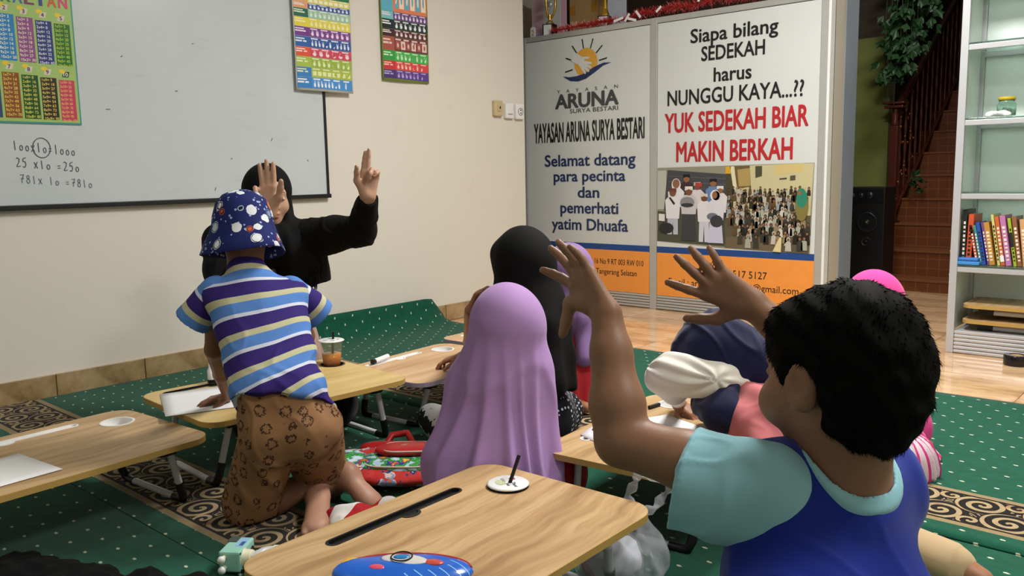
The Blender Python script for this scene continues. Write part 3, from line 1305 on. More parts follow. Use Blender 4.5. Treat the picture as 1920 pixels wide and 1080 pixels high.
p1, p2 = panels
for (pn, bd, xl, xr, zc, h, mt, bo) in (
        (p2, 'Siapa bilang', -2.843, -2.255, 1.804, .086, M_black, .020), (p2, 'SEDEKAH', -2.764, -2.337, 1.686, .089, M_black, .022), (p2, 'harus', -2.675, -2.421, 1.549, .087, M_black, .020),
        (p2, 'NUNGGU KAYA...??', -3.011, -2.086, 1.423, .096, M_black, .018), (p2, 'YUK SEDEKAH BIAR', -3.030, -2.055, 1.262, .123, M_red, .030), (p2, 'MAKIN BERKAH', -2.941, -2.147, 1.071, .128, M_red, .030),
        (p1, 'Y    A    Y    A    S    A    N', -3.945, -3.408, 1.536, .024, M_grey, 0), (p1, 'ARUNA', -3.959, -3.408, 1.465, .100, M_grey, .040), (p1, 'SURYA BESTARI', -3.828, -3.408, 1.390, .030, M_grey, .004),
        (p1, 'YAYASAN ARUNA SURYA BESTARI', -4.168, -3.193, 1.245, .141, M_black, .030), (p1, 'Selamat datang', -4.067, -3.266, 1.038, .084, M_navy, .022), (p1, 'para pecinta', -3.984, -3.349, .924, .079, M_navy, .022),
        (p1, 'dan', -3.761, -3.573, .806, .079, M_navy, .022), (p1, 'pemerhati', -3.923, -3.409, .693, .082, M_navy, .022), (p1, 'yatim Dhuafa', -4.006, -3.327, .571, .083, M_navy, .022),
        (p1, 'A 16 No 9 RT 003 RW 010', -3.660, -3.197, .311, .040, M_black, 0), (p1, 'g Tangerang Selatan', -3.637, -3.253, .238, .040, M_black, 0), (p1, '417', -3.613, -3.553, .158, .039, M_black, 0),
        (p2, '3517 5127', -2.552, -2.291, .284, .046, M_black, 0), (p2, 'Email : arunasuryabestari@gmail.com', -2.995, -2.085, .204, .044, M_black, 0)):
    sign_text(pn, bd, xl, xr, zc, h, mt, bo)


def flat_shape(panel, name, pts, mat, lift=0.0):
    mb = MB()
    mb.poly([(x - ox, YT - lift, z) for x, z in pts])
    me = mb.mesh(name)
    if me.polygons and me.polygons[0].normal.y > 0:
        me.flip_normals()
    return link(name, me, mat, panel)


# the emblem: sun with an open hand, rays and a wave
flat_shape(p1, 'sun_disc', [(-3.683 + .100 * math.cos(a), 1.722 + .100 * math.sin(a)) for a in [2 * math.pi * i / 36 for i in range(36)]], M_sun)
_mbh = MB()


def stroke(mb, a, b, w0, w1, y, round_=True):
    a, b = Vector((a[0] - ox, 0, a[1])), Vector((b[0] - ox, 0, b[1]))
    d = (b - a).normalized()
    n = Vector((-d.z, 0, d.x))
    pts = [a + n * w0, b + n * w1]
    if round_:
        pts += [b + (n * math.cos(t) + d * math.sin(t)) * w1 for t in (0.5, 1.0, 1.57, 2.1, 2.6)]
    pts += [b - n * w1, a - n * w0]
    mb.poly([(p_.x, y, p_.z) for p_ in pts])


for (a, b, w0, w1) in (((-3.80, 1.775), (-3.725, 1.735), .036, .030), ((-3.735, 1.755), (-3.655, 1.752), .012, .006), ((-3.72, 1.73), (-3.635, 1.712), .011, .008), ((-3.72, 1.72), (-3.640, 1.685), .012, .009), ((-3.725, 1.715), (-3.660, 1.662), .012, .009), ((-3.735, 1.715), (-3.688, 1.650), .011, .008)):
    stroke(_mbh, a, b, w0, w1, YT - .0006 - .0002 * (len(_mbh.f)))
o = _mbh.build('emblem_hand', M_signwhite, p1)
_mbr = MB()
for (a, b) in (((-3.714, 1.887), (-3.702, 1.822)), ((-3.618, 1.88), (-3.640, 1.82)), ((-3.804, 1.85), (-3.763, 1.796)), ((-3.539, 1.825), (-3.591, 1.78)), ((-3.861, 1.769), (-3.795, 1.744)), ((-3.50, 1.736), (-3.564, 1.725)), ((-3.869, 1.67), (-3.804, 1.682))):
    stroke(_mbr, a, b, .0045, .0045, YT)
_mbr.build('emblem_rays', M_black, p1)
wave_t = [(-3.89, 1.642), (-3.83, 1.632), (-3.76, 1.634), (-3.69, 1.648), (-3.61, 1.684), (-3.53, 1.706), (-3.462, 1.702)]
wave_b = [(-3.53, 1.688), (-3.60, 1.650), (-3.68, 1.610), (-3.75, 1.596), (-3.82, 1.604)]
flat_shape(p1, 'emblem_wave', wave_t + wave_b, M_navy, .001)

# printed group photograph on the right panel (flat print, figures as flat shapes)
PX = lambda X_: -3.086 + (X_ - 70) / 1600.0 * 1.078 - ox
PZ = lambda Y_: 0.968 - (Y_ - 60) / 880.0 * 0.530
mbp = MB()


def pp(pts, c, layer):
    mbp.ink_(c)
    mbp.poly([(PX(x), YT - .0002 * layer, PZ(y)) for x, y in pts][::-1] if False else [(PX(x), YT - .0002 * layer, PZ(y)) for x, y in pts])


def pe(cx, cy_, rx, ry, c, layer, n=12):
    pp([(cx + rx * math.cos(-2 * math.pi * i / n), cy_ + ry * math.sin(-2 * math.pi * i / n)) for i in range(n)], c, layer)


pp([(70, 60), (70, 880), (820, 925), (1650, 945), (1670, 40)], '#8f8d7c', 0)
pp([(70, 90), (70, 520), (170, 520), (170, 90)], '#b4b8ae', 1)
pp([(70, 540), (70, 880), (830, 910), (830, 600)], '#4d5040', 1)
pp([(185, 85), (145, 540), (830, 620), (830, 140)], '#45464b', 2)
for yy in (150, 210, 270):
    pp([(190, yy), (190, yy + 5), (830, yy + 42), (830, yy + 36)], '#606268', 3)
pp([(820, 60), (820, 640), (1640, 640), (1665, 45)], '#c3bb92', 2)
pp([(820, 60), (820, 560), (900, 560), (900, 130)], '#4b4434', 3)
pp([(815, 60), (815, 135), (868, 135), (868, 60)], '#d0a428', 4)
pp([(860, 60), (920, 420), (945, 400), (905, 60)], '#d8d2b2', 4)
pp([(900, 58), (940, 300), (1075, 270), (1060, 55)], '#6b5a38', 3)
pp([(935, 95), (955, 270), (1070, 262), (1062, 80)], '#a8925a', 4)
pp([(1115, 62), (1118, 185), (1182, 165), (1182, 62)], '#4a4c36', 4)
pp([(1310, 50), (1308, 155), (1568, 128), (1575, 42)], '#cbb87c', 4)
pp([(1350, 190), (1350, 205), (1420, 200), (1420, 182)], '#46443a', 4)
pp([(1450, 165), (1450, 215), (1500, 210), (1500, 158)], '#55533f', 4)
pp([(820, 600), (820, 920), (1640, 945), (1650, 560)], '#5a5442', 3)
pp([(830, 800), (830, 920), (1320, 935), (1300, 820)], '#6a5d48', 4)
pp([(1370, 785), (1305, 935), (1385, 940), (1390, 795)], '#d6cd9c', 40)
pr = random.Random(3)
row = 5
for r_, (yb, n_, sz) in enumerate(((300, 22, 44), (360, 24, 48), (430, 22, 52), (510, 22, 56), (590, 20, 60), (670, 18, 62), (745, 14, 66), (810, 9, 72))):
    for k in range(n_):
        x_ = 840 + (790 - 10 * r_) * (k + pr.uniform(.1, .9)) / n_ + (60 * max(0, r_ - 4))
        if x_ > 1640 or (r_ >= 6 and x_ < 1330 and x_ > 1150 and r_ == 7):
            continue
        y_ = yb + pr.uniform(-22, 22)
        pal = ['#b9b7ad', '#c7c5ba', '#2b2924', '#26241f', '#39362c', '#8f7c5c', '#a3a698', '#3b3a33'] if (x_ > 1040 and r_ > 2) else ['#2b2924', '#33302a', '#453c30', '#8f9aa0', '#24221f', '#b0ada2', '#5e4a34']
        bc = pr.choice(pal)
        pp([(x_ - sz * .42, y_ + sz * 1.7), (x_ - sz * .34, y_ + sz * .45), (x_, y_ + sz * .2), (x_ + sz * .34, y_ + sz * .45), (x_ + sz * .42, y_ + sz * 1.7)][::-1], bc, row + 3 * r_)
        pe(x_, y_, sz * .27, sz * .36, pr.choice([bc, bc, '#2a241f']), row + 3 * r_ + 1, 9)
        pe(x_, y_ + sz * .06, sz * .16, sz * .22, pr.choice(['#8a6448', '#7a563e', '#9c7658']), row + 3 * r_ + 2, 8)
pe(1570, 470, 62, 150, '#7d7440', 42)
pe(1568, 390, 52, 95, '#2f8168', 43)
pe(1562, 330, 40, 40, '#2f8168', 44)
pe(1545, 335, 17, 24, '#8a6448', 45)


def big(cx, top, w, bot, skin, cap_, shirt, lower, layer, waist=None, robe=False):
    hh = w * .62
    waist = waist or (top + hh * 1.1 + (bot - top) * .45)
    if lower:
        pp([(cx - w * .42, waist - 8), (cx - w * .44, bot), (cx - w * .06, bot), (cx, waist + 40), (cx + w * .06, bot), (cx + w * .44, bot), (cx + w * .42, waist - 8)] if not robe else [(cx - w * .40, waist - 8), (cx - w * .55, bot), (cx + w * .55, bot), (cx + w * .40, waist - 8)], lower, layer)
    pp([(cx - w * .52, waist + 10), (cx - w * .62, top + hh * 1.55), (cx - w * .30, top + hh * 1.02), (cx + w * .30, top + hh * 1.02), (cx + w * .62, top + hh * 1.55), (cx + w * .52, waist + 10)], shirt, layer + 1)
    pe(cx, top + hh * .55, w * .27, hh * .55, skin, layer + 3)
    if cap_:
        pp([(cx - w * .30, top + hh * .52), (cx - w * .28, top + hh * .02), (cx + w * .28, top + hh * .02), (cx + w * .30, top + hh * .52), (cx, top + hh * .34)], cap_, layer + 4)


SK = '#8d6247'
big(400, 135, 130, 560, SK, '#1d1b1a', '#3d2f33', None, 10)
big(690, 185, 130, 600, SK, '#1f1c1a', '#6683b4', None, 10)
big(285, 185, 150, 620, SK, None, '#dcdce0', None, 12)
pe(285, 250, 52, 72, '#dcdce0', 14)
pe(290, 245, 30, 42, SK, 19)
big(520, 220, 130, 640, '#7a4f3a', '#b8b4b0', '#d4cfd2', None, 14)
pp([(500, 225), (498, 262), (570, 275), (575, 232)], '#a8403c', 22)
big(765, 262, 120, 690, SK, '#dcdad6', '#d6d4d6', None, 16)
big(250, 285, 140, 800, '#7a4f3a', '#6a3f30', '#dddde2', '#b4b8c6', 24)
big(430, 265, 150, 860, '#7a4f3a', '#dbd9d6', '#c3c2c4', '#3f4044', 28, 560, True)
pe(415, 440, 80, 60, '#85868c', 36)
pe(415, 470, 70, 22, '#38383c', 37)
big(600, 345, 125, 870, '#6f4734', '#cfc6b8', '#d8d8de', '#c6c8d6', 34, 640)
big(725, 315, 150, 875, SK, None, '#d2d2dc', '#c2c4dc', 38, 620, True)
pe(715, 365, 52, 62, '#e0dfe2', 41)
pe(712, 360, 28, 40, SK, 42)
pe(735, 640, 70, 66, '#3c3c42', 43)
pe(690, 590, 60, 40, '#6d7180', 42)
pe(180, 730, 85, 62, '#2d2d31', 33)
pp([(90, 570), (90, 650), (160, 655), (162, 575)], '#dadad8', 33)
pp([(205, 390), (262, 470), (280, 455), (225, 385)], '#26262a', 33)
ph_me = mbp.mesh('photo_print')
for f in ph_me.polygons:
    pass
o = link('photo_print', ph_me, print_mat(), p2)

# ---------------------------------------------------------------- things on top of the sign cabinet
M_gold = plain('gold_plastic', '#c9a03a', 0.25, 0.6, 0.75)
M_ebony = plain('black_trophy_base', '#1d1514', 0.3)
M_paper = plain('white_paper', '#e6e6e8', 0.7, 0.2, 0, 0.02)
M_card = plain('brown_cardboard', '#a8875c', 0.8)
M_tape = plain('brown_packing_tape', '#a8782c', 0.3)
ZT = CZT


def trophy(loc, label, kind):
    t = thing('trophy', label, 'trophy', loc, 0.25, 'trophies on the sign cabinet')
    MB().cbox((0, 0, .045), (.085, .085, .09), .004).build('base', M_ebony, t)
    MB().box((0, -.0435, .045), (.062, .002, .074)).build('name_plate', M_paper, t)
    if kind == 0:
        mb = MB()
        for s in (-1, 1):
            mb.tube([(s * .034, 0, .088), (s * .02, 0, .105), (0, 0, .125), (-s * .012, 0, .14)], .006, 8)
        mb.tube([(0, 0, .12), (0, 0, .16)], .010, 8)
        mb.build('stem', M_gold, t)
        mb = MB()
        pts = [(.05 * math.sin(a) * (.75 + .25 * math.cos(a / 2)), 0, .245 - .11 * math.cos(a)) for a in [2 * math.pi * i / 28 for i in range(28)]]
        mb.tube(pts, .008, 7, closed=True)
        for p_ in pts[::1]:
            mb.ball(p_, .0085, n=6, m=4)
        w_ = mb.build('wreath', M_gold, t)
        MB().lathe([(0, -.006), (.030, -.006), (.030, .006), (0, .006)], (0, 0, .30), 20, RFRONT).build('medallion', plain('silver_medal', '#b8bcc0', .3, .5, .5), t)
        MB().lathe([(0, -.004), (.022, -.004), (.022, .004), (0, .004)], (0, 0, .235), 16, RFRONT).build('lower_medallion', plain('silver_medal', '#b8bcc0', .3, .5, .5), t)
    else:
        MB().lathe([(.030, .088), (.032, .10), (.018, .14), (.012, .20), (.020, .215), (.010, .23)], n=10, smooth=False).build('column', M_gold, t)
        MB().lathe([(.0, .225), (.03, .235), (.042, .27), (.045, .32), (.0, .32)], n=20).build('cup', M_gold, t)
    return t


trophy((-4.085, 5.09, ZT), 'gold wreath trophy on a black base standing at the left end of the cabinet top', 0)
trophy((-3.605, 5.12, ZT + .0), 'gold cup trophy with tapering column behind the red tinsel', 1)
t = thing('cardboard_box', 'brown cardboard carton sealed with packing tape on the sign cabinet', 'box', (-3.87, 5.32, ZT))
MB().cbox((0, 0, .15), (.26, .2, .30), .004).build('carton', M_card, t)
for s in (-.07, .07):
    MB().box((s * 1.4, -.1005, .19), (.05, .002, .07)).build('tape_strip', M_tape, t)
t = thing('framed_certificate', 'white certificate in a dark frame leaning behind the gold cup trophy', 'frame', (-3.62, 5.30, ZT))
MB().cbox((0, 0, .13), (.19, .015, .26), .003).build('frame', M_ebony, t)
MB().box((0, -.009, .13), (.165, .003, .235)).build('sheet', plain('pale_blue_sheet', '#c3ccdc', .5), t)
t = thing('wooden_post', 'dark red wooden board standing upright left of the cardboard carton', 'board', (-4.0, 5.36, ZT))
MB().cbox((0, 0, .2), (.075, .03, .4), .003).build('plank', plain('dark_red_wood', '#542015', .45), t)
t = thing('pink_banner', 'pink and white printed sheet standing at the left end of the cabinet top', 'banner', (-4.22, 5.25, ZT))
MB().box((0, 0, .21), (.34, .006, .42)).build('sheet', plain('pink_sheet', '#dcb4c6', .6), t)
MB().box((.03, -.0045, .24), (.17, .003, .36)).build('white_area', plain('pale_sheet', '#d4d6d0', .6), t)
MB().box((0.04, -.03, .045), (.18, .004, .09), Matrix.Rotation(.12, 3, 'Y')).build('loose_sheet', plain('pink_sheet2', '#d8b0cc', .6), t)
t = thing('price_tag', 'small rounded white tag with a yellow numeral on the cabinet corner', 'tag', (-4.225, 5.06, ZT))
MB().plate(rounded(.045, .085, .02), (), -.004, .004, Matrix.Translation((0, 0, .043)) @ RFRONT.to_4x4()).build('tag', M_paper, t)
o = link('lettering', text_mesh('2', .04, .03), plain('olive_ink', '#b0b040', .5), t)
o.matrix_local = Matrix.Translation((0, -.0046, .022)) @ RFRONT.to_4x4()
t = thing('blue_clip', 'small blue bead string lying beside the black trophy base', 'toy', (-4.15, 5.05, ZT))
_mb = MB()
for i in range(7):
    _mb.ball((-.03 + .011 * i, .004 * math.sin(i * 2), .008), .0085, n=7, m=5)
_mb.build('bead', plain('blue_plastic_bead', '#3c6cc0', .35), t)

# red tinsel along the cabinet's front edge
gm = Mat('red_tinsel_foil', .3, .6)
gm.color(gm.mix('#8f1216', '#d8403c', gm.noise(60, 2)))
mb = MB()
gr = random.Random(5)
gpath = [(-4.03, .02), (-3.9, .028), (-3.75, .034), (-3.66, .022), (-3.58, .04), (-3.5, .03), (-3.36, .022), (-3.25, .06), (-3.12, .05), (-3.0, .07), (-2.85, .06), (-2.7, .085), (-2.55, .07), (-2.42, .06), (-2.3, .075), (-2.1, .05)]
mb.tube([(x, 5.03, ZT + z * .6 + .012) for x, z in gpath], .004, 6)
for i in range(2600):
    k = gr.uniform(0, len(gpath) - 1.001)
    a, b = gpath[int(k)], gpath[int(k) + 1]
    f = k - int(k)
    c = Vector((a[0] + (b[0] - a[0]) * f, 5.03, ZT + .014 + (a[1] + (b[1] - a[1]) * f) * .6))
    d = Vector((gr.gauss(0, 1), gr.gauss(0, .8), gr.gauss(0.12, .8))).normalized()
    L = gr.uniform(.024, .046) * (.8 + 6 * (a[1] + (b[1] - a[1]) * f))
    e = c + d * L
    e.z = max(e.z, ZT + .003)
    w = d.orthogonal().normalized() * .0016
    mb.poly([c - w, c + w, e + w * .4, e - w * .4])
tag(mb.build('tinsel_garland', gm.m), 'red tinsel garland trailing along the top edge of the sign cabinet', 'garland')
t = thing('paper_scraps', 'torn white paper strips caught in the red tinsel', 'paper')
for i, (x, z, a, l) in enumerate(((-3.33, .03, .9, .06), (-3.29, .012, -.3, .07), (-3.40, .025, .2, .08), (-3.24, .04, -.9, .06), (-3.08, .05, .7, .05), (-2.78, .085, 1.35, .06), (-2.53, .10, .1, .07), (-2.2, .06, .6, .05), (-2.12, .05, -.4, .05))):
    MB().box((x, 5.0 - .012 - .001 * i, ZT + z), (l, .0012, .016), Matrix.Rotation(-a, 3, 'Y')).build('paper_strip', M_paper, t)

# ================================================================ glass display shelf on the right
SX0, SX1, SY0, SY1 = -1.165, 0.15, 4.66, 5.02
M_frame2 = plain('grey_aluminium_frame', '#c0c2c6', .35, .5, .3, .04)
M_mint = plain('pale_mint_back_panel', '#e4efeb', .25, .5, 0, .03, 3)
M_gl = Mat('greenish_shelf_glass', .03, .5)
M_gl.color(M_gl.mix('#d6efe4', '#c6e6d8', M_gl.noise(3, 1)))
M_gl.set(Transmission_Weight=.92, IOR=1.45)
sh = thing('display_shelf', 'tall aluminium display shelf with glass boards holding books and folded tables', 'shelf', ((SX0 + SX1) / 2, (SY0 + SY1) / 2, 0))
so = Vector(((SX0 + SX1) / 2, (SY0 + SY1) / 2, 0))


def spart(name, x0, x1, y0, y1, z0, z1, mat, b=.003):
    return MB().cbox(((x0 + x1) / 2 - so.x, (y0 + y1) / 2 - so.y, (z0 + z1) / 2), (x1 - x0, y1 - y0, z1 - z0), b).build(name, mat, sh)


for x in (SX0, SX1 - .035):
    spart('post', x, x + .035, SY0, SY0 + .03, 0, 1.98, M_frame2)
    spart('post', x, x + .035, SY1 - .03, SY1, 0, 1.98, M_frame2)
spart('back_panel', SX0 + .035, SX1 - .035, SY1 - .012, SY1 - .004, .11, 1.96, M_mint)
spart('side_panel', SX0 + .010, SX0 + .016, SY0 + .03, SY1 - .03, .11, 1.96, plain('milky_side_glass', '#e2efe6', .15, .5, 0, .03, 3))
spart('side_panel', SX1 - .016, SX1 - .010, SY0 + .03, SY1 - .03, .11, 1.96, plain('milky_side_glass', '#e2efe6', .15, .5, 0, .03, 3))
SHZ = [.452, .818, 1.178, 1.54, 1.90]
for z in SHZ:
    spart('shelf_rail', SX0 + .035, SX1 - .035, SY0 + .004, SY0 + .024, z - .036, z - .008, M_frame2)
    spart('shelf_rail', SX0 + .035, SX1 - .035, SY1 - .04, SY1 - .016, z - .042, z - .014, M_frame2)
    spart('glass_board', SX0 + .02, SX1 - .02, SY0 + .002, SY1 - .014, z - .008, z, M_gl.m, .001)
spart('base_board', SX0 + .035, SX1 - .035, SY0 + .005, SY1 - .01, .100, .116, M_frame2)
for i in range(5):
    spart('base_slat', SX0 + .035, SX1 - .035, SY0 + .001 * i, SY0 + .02, .003 + i * .0195, .003 + i * .0195 + .0165, M_frame2, .005)
for z in (.06, .14, .26, .40, .52):
    MB().ball((SX0 - so.x - .0005, SY0 - so.y + .008, z), (.002, .004, .006), n=8, m=6).build('screw', plain('bright_screw', '#f2f2f0', .2), sh)

# books, leaning in a row
BZ = .452
bk = [  # x at the foot, thickness, height, depth, lean (rad), colour, label
    (-1.118, .019, .275, .17, .0, '#26282a', 'tall black book upright at the left end of the row of books'),
    (-1.094, .024, .252, .17, .02, '#c2502c', 'thick orange-spined book standing beside the tall black book'),
    (-1.052, .014, .200, .15, -.20, '#a4483c', 'thin dull red book leaning against the orange book'),
    (-1.035, .012, .200, .15, -.20, '#3a8a8c', 'thin teal book leaning behind the dull red one'),
    (-1.020, .016, .215, .15, -.19, '#2c4fa4', 'blue book leaning between teal and white spines'),
    (-1.000, .011, .215, .15, -.19, '#6c4a80', 'narrow purple book leaning beside the blue book'),
    (-.984, .024, .215, .16, -.18, '#b8863c', 'ochre book leaning in the middle of the row'),
    (-.955, .012, .255, .16, -.17, '#c8c070', 'tall pale yellow book leaning beside the ochre book'),
    (-.937, .018, .245, .16, -.17, '#c0643c', 'orange-red book with a white spine label leaning right of the pale yellow one'),
    (-.912, .024, .250, .16, -.17, '#b474a4', 'mauve book leaning beside the green-cornered book'),
    (-.884, .014, .238, .16, -.17, '#9cb030', 'book with a lime green lower corner leaning on the mauve one'),
    (-.864, .020, .245, .16, -.16, '#8a5a3c', 'brown book leaning beside the lime-cornered book'),
    (-.838, .026, .232, .16, -.12, '#c89a6c', 'tan book with worn cover near the right end of the row'),
]
M_pages = plain('book_pages', '#d8cfb8', .8)
for i, (x, w, h, d, a, c, lb) in enumerate(bk):
    t = thing('book', lb, 'book', (x, SY0 + .055, BZ + w * abs(math.sin(a)) * .5 + .0005), 0, 'books on the glass shelf')
    t.rotation_euler = (0, a, 0)
    cv = plain('book_cover_' + c[1:], c, .4)
    mb = MB()
    mb.cbox((-w / 2 + .001, d / 2, h / 2), (.002, d, h), .0008).cbox((w / 2 - .001, d / 2, h / 2), (.002, d, h), .0008).cbox((0, .0015, h / 2), (w, .003, h), .001)
    cover = mb.build('cover', cv, t)
    MB().box((0, d / 2, h / 2), (w - .0042, d - .008, h - .008)).build('pages', M_pages, t)
    dk = plain('spine_print_pale', '#e6dcc8', .5) if i % 3 != 1 else plain('spine_print_dark', '#2a1a16', .5)
    mb = MB()
    for q in range(9):
        zz = h * (.12 + .08 * q)
        mb.box((0, -.0004, zz), (w * .5, .0006, h * (.05 if q % 3 else .03)))
    mb.build('spine_print', dk, cover)
    if i == 8:
        MB().box((0, -.0006, h * .14), (w * .95, .001, h * .12)).build('spine_label', M_paper, cover)
    if i == 10:
        MB().box((0, -.0006, h * .55), (w * .95, .001, h * .30)).build('spine_band', plain('spine_black', '#232323', .5), cover)
mt_blue = plain('blue_eraser_plastic', '#2a6ab4', .35)
for (x, lb) in ((-1.085, 'blue board eraser on the glass shelf below the tall black book'), (-.775, 'blue board eraser at the right end of the books, cut by the picture edge')):
    t = thing('board_eraser', lb, 'eraser', (x, SY0 + .03, BZ), 0, 'blue board erasers')
    MB().cbox((0, 0, .010), (.105, .05, .018), .004).build('felt_block', plain('light_blue_felt', '#3f86c8', .8), t)
    MB().cbox((0, 0, .028), (.095, .046, .020), .008).build('grip', mt_blue, t)

# stored folding tables, jar, frame
M_wood = Mat('light_oak_laminate', .42, .35)
_x, _y, _z = M_wood.xyz()
_w = M_wood.noise(1.6, 3)
_g = M_wood.noise(1.0, 5, M_wood.vec(_x * 26.0 + _w * 5.0, _y * 1.6 + _w * 1.0, _z * 2.0), .6)
_f = M_wood.noise(1.0, 3, M_wood.vec(_x * 190.0, _y * 5.0, 0.0))
M_wood.color(M_wood.mix(M_wood.ramp(_g, [(.30, '#8f6e48'), (.47, '#ad8d62'), (.60, '#bfa076'), (.75, '#a8885c')]), '#7d5a34', (_f - .55).max(0.0) * .9))
M_wood.bump(_f, .05, .001)
M_edge = plain('yellow_oak_edge_band', '#b08f4e', .45)
M_edgew = plain('lilac_grey_edge_band', '#a8a2b4', .45)
M_pinkwood = Mat('pinkish_oak_laminate', .4, .35)
_x, _y, _z = M_pinkwood.xyz()
_g = M_pinkwood.noise(1.0, 5, M_pinkwood.vec(_x * 22.0, _y * 1.6, _z))
M_pinkwood.color(M_pinkwood.ramp(_g, [(.3, '#a87f58'), (.5, '#c39c74'), (.7, '#d0ae88')]))
M_palewood = Mat('pale_beech_laminate', .42, .35)
_x, _y, _z = M_palewood.xyz()
_g = M_palewood.noise(1.0, 5, M_palewood.vec(_x * 18.0, _y * 1.4, _z))
M_palewood.color(M_palewood.ramp(_g, [(.3, '#b2965c'), (.5, '#c8ad70'), (.7, '#d2b97e')]))
M_whitetube = plain('white_painted_tube', '#c9ccd0', .3)
M_blackjoint = plain('black_leg_sleeve', '#101012', .45)

for i, (z, lb) in enumerate(((.117, 'folded wooden table at the bottom of the display shelf, lower of two'), (.195, 'folded wooden table lying on another in the display shelf, upper of two'))):
    t = thing('folded_table', lb, 'table', (-.735, SY0 + .19, z), 0, 'folded tables in the shelf')
    for yy in (-.10, .08):
        MB().tube([(-.30, yy, .014), (.30, yy, .014)], .0135, 8).build('leg_bar', M_whitetube, t)
        for s in (-1, 1):
            MB().cbox((s * .27, yy, .020), (.07, .034, .034), .004).build('hinge', M_blackjoint, t)
    MB().plate(rounded(.74, .34, .05), (), .038, .056).build('table_top', M_wood.m, t)
    MB().plate(rounded(.743, .343, .051), [rounded(.738, .338, .05)], .0385, .0555).build('edge_band', M_edge, t)
    MB().box((.10, -.10, .0565), (.34, .022, .002)).build('pen_slot', M_dark, t)
t = thing('glass_jar', 'small glass jar with a yellow lid on the display shelf', 'jar', (-.975, SY0 + .12, 1.178))
MB().lathe([(0, .003), (.038, .003), (.042, .010), (.042, .062), (.034, .074), (.034, .084), (.031, .084), (.031, .073), (.039, .060), (.039, .012), (0, .008)], n=24).build('glass', M_gl.m, t)
MB().lathe([(0, .098), (.036, .098), (.038, .094), (.038, .082), (.035, .082)], n=24).build('lid', plain('yellow_lid', '#c9a81c', .4), t)
_mb = MB()
for i in range(5):
    _mb.ball((.012 * math.cos(i * 2.2), .012 * math.sin(i * 2.2), .022 + .004 * i), (.012, .010, .010), n=7, m=5)
_mb.build('content', plain('grey_pebble_mix', '#8f8f8c', .6), t)
t = thing('crumpled_tissue', 'crumpled white tissue lying before the yellow-lidded jar', 'tissue', (-1.0, SY0 + .055, 1.178))
_f = Field(.004)
for i in range(6):
    _f.ell((-.04 + .017 * i, .008 * math.sin(i * 2.4), .012 + .008 * abs(math.sin(i * 1.9))), (.017, .015, .014), k=.006)
_f.cut((0, 0, .0005), (0, 0, -1))
link('tissue', _f.mesh('tissue', 1, lambda V, N: .003 * vnoise(V, 150, 2)), M_paper, t)
t = thing('gold_picture_frame', 'orange-gold picture frame edge on the upper glass board', 'frame', (-.70, SY0 + .14, 1.54))
MB().plate(rounded(.26, .34, .005), [rounded(.20, .28, .004)], -.012, .012, Matrix.Translation((0, 0, .17)) @ RFRONT.to_4x4()).build('frame', plain('orange_gold_frame', '#c8902c', .35), t)
MB().box((0, .006, .17), (.205, .006, .285)).build('picture', plain('faded_picture', '#b8bcae', .5), t)

# ================================================================ stairs, railing, ivy, loudspeaker
sm = Mat('brown_stair_tile', .4, .4)
_x, _y, _z = sm.xyz('Object')
br = sm.mix('#5a3018', '#7c4626', sm.noise(9, 4))
gx = ((_x / .085).fract() - .5).abs().gt(.465)
gz = (((_z + _y * .0) / .075).fract() - .5).abs().gt(.46)
sm.color(sm.mix(br, '#94603a', gx.max(gz) * .55))
M_riser = sm.m
M_tread = plain('brown_stair_tread', '#7a4a2c', .35)
st = thing('staircase', 'brown tiled staircase rising behind the display shelf', 'stairs', (-1.85, 6.82, 0))
zz = 0.0
for k in range(12):
    rh = .092 if k == 0 else .196 if k > 2 else .195
    y = .28 * k
    x0 = -.95 if k == 0 else -.58
    MB().cbox(((x0 + .60) / 2, y + .02, zz + rh / 2 - .006), (.60 - x0, .03, rh - .012), .002).build('riser', M_riser, st)
    MB().cbox(((x0 + .60) / 2, y + .14, zz + rh - .008), (.60 - x0 + .02, .29, .018), .003).build('tread', M_tread, st)
    MB().box(((x0 + .60) / 2, y + .17, (zz + rh) / 2 - .01), (.60 - x0, .24, zz + rh - .024)).build('step_core', M_riser, st)
    zz += rh
M_rail = plain('dark_red_turned_wood', '#54251a', .35)
rl = thing('stair_railing', 'dark red wooden stair railing with turned balusters and newel post', 'railing', (-2.33, 7.45, .48))
MB().cbox((0, 0, .40), (.062, .062, .80), .006).build('newel_post', M_rail, rl)
MB().cbox((0, 0, .01), (.11, .11, .012), .003).build('base_plate', M_dark, rl)
MB().cbox((.0, 0, .955), (.15, .13, .022), .006).cbox((.0, 0, .985), (.17, .15, .018), .006).build('newel_cap', M_rail, rl)
MB().lathe([(.022, .80), (.035, .82), (.02, .85), (.03, .90), (.026, .945)], n=12).build('newel_turning', M_rail, rl)
prof = [(.008, 0), (.016, .06), (.009, .12), (.015, .20), (.010, .30), (.017, .38), (.009, .46), (.015, .56), (.009, .64), (.013, .72), (.008, .78)]
bal = MB().lathe(prof, n=7).mesh('baluster')
bal.materials.append(M_rail)
for k in range(1, 24):
    y = .14 * k
    link('baluster', bal, None, rl, (0, y, .06 + .196 * (y / .28)))
MB().tube([(0, 0, .92), (0, 3.3, .92 + 3.3 * .7)], .03, 8).build('handrail', M_rail, rl)
MB().tube([(0, 0.05, .08), (0, 3.3, .08 + 3.3 * .7)], .018, 6).build('lower_rail', M_rail, rl)
gm2 = Mat('brass_metal', .3, .5, .6)
gm2.color('#a8683c')
_mb = MB()
rr = random.Random(9)
for i in range(46):
    y = rr.uniform(-.03, .5)
    _mb.ball((rr.choice((-.036, .036)) if y < .04 else rr.uniform(-.012, .012), y, .2 + .7 * max(0, y) + rr.uniform(0, .6)), (.008, .008, .012), n=6, m=4)
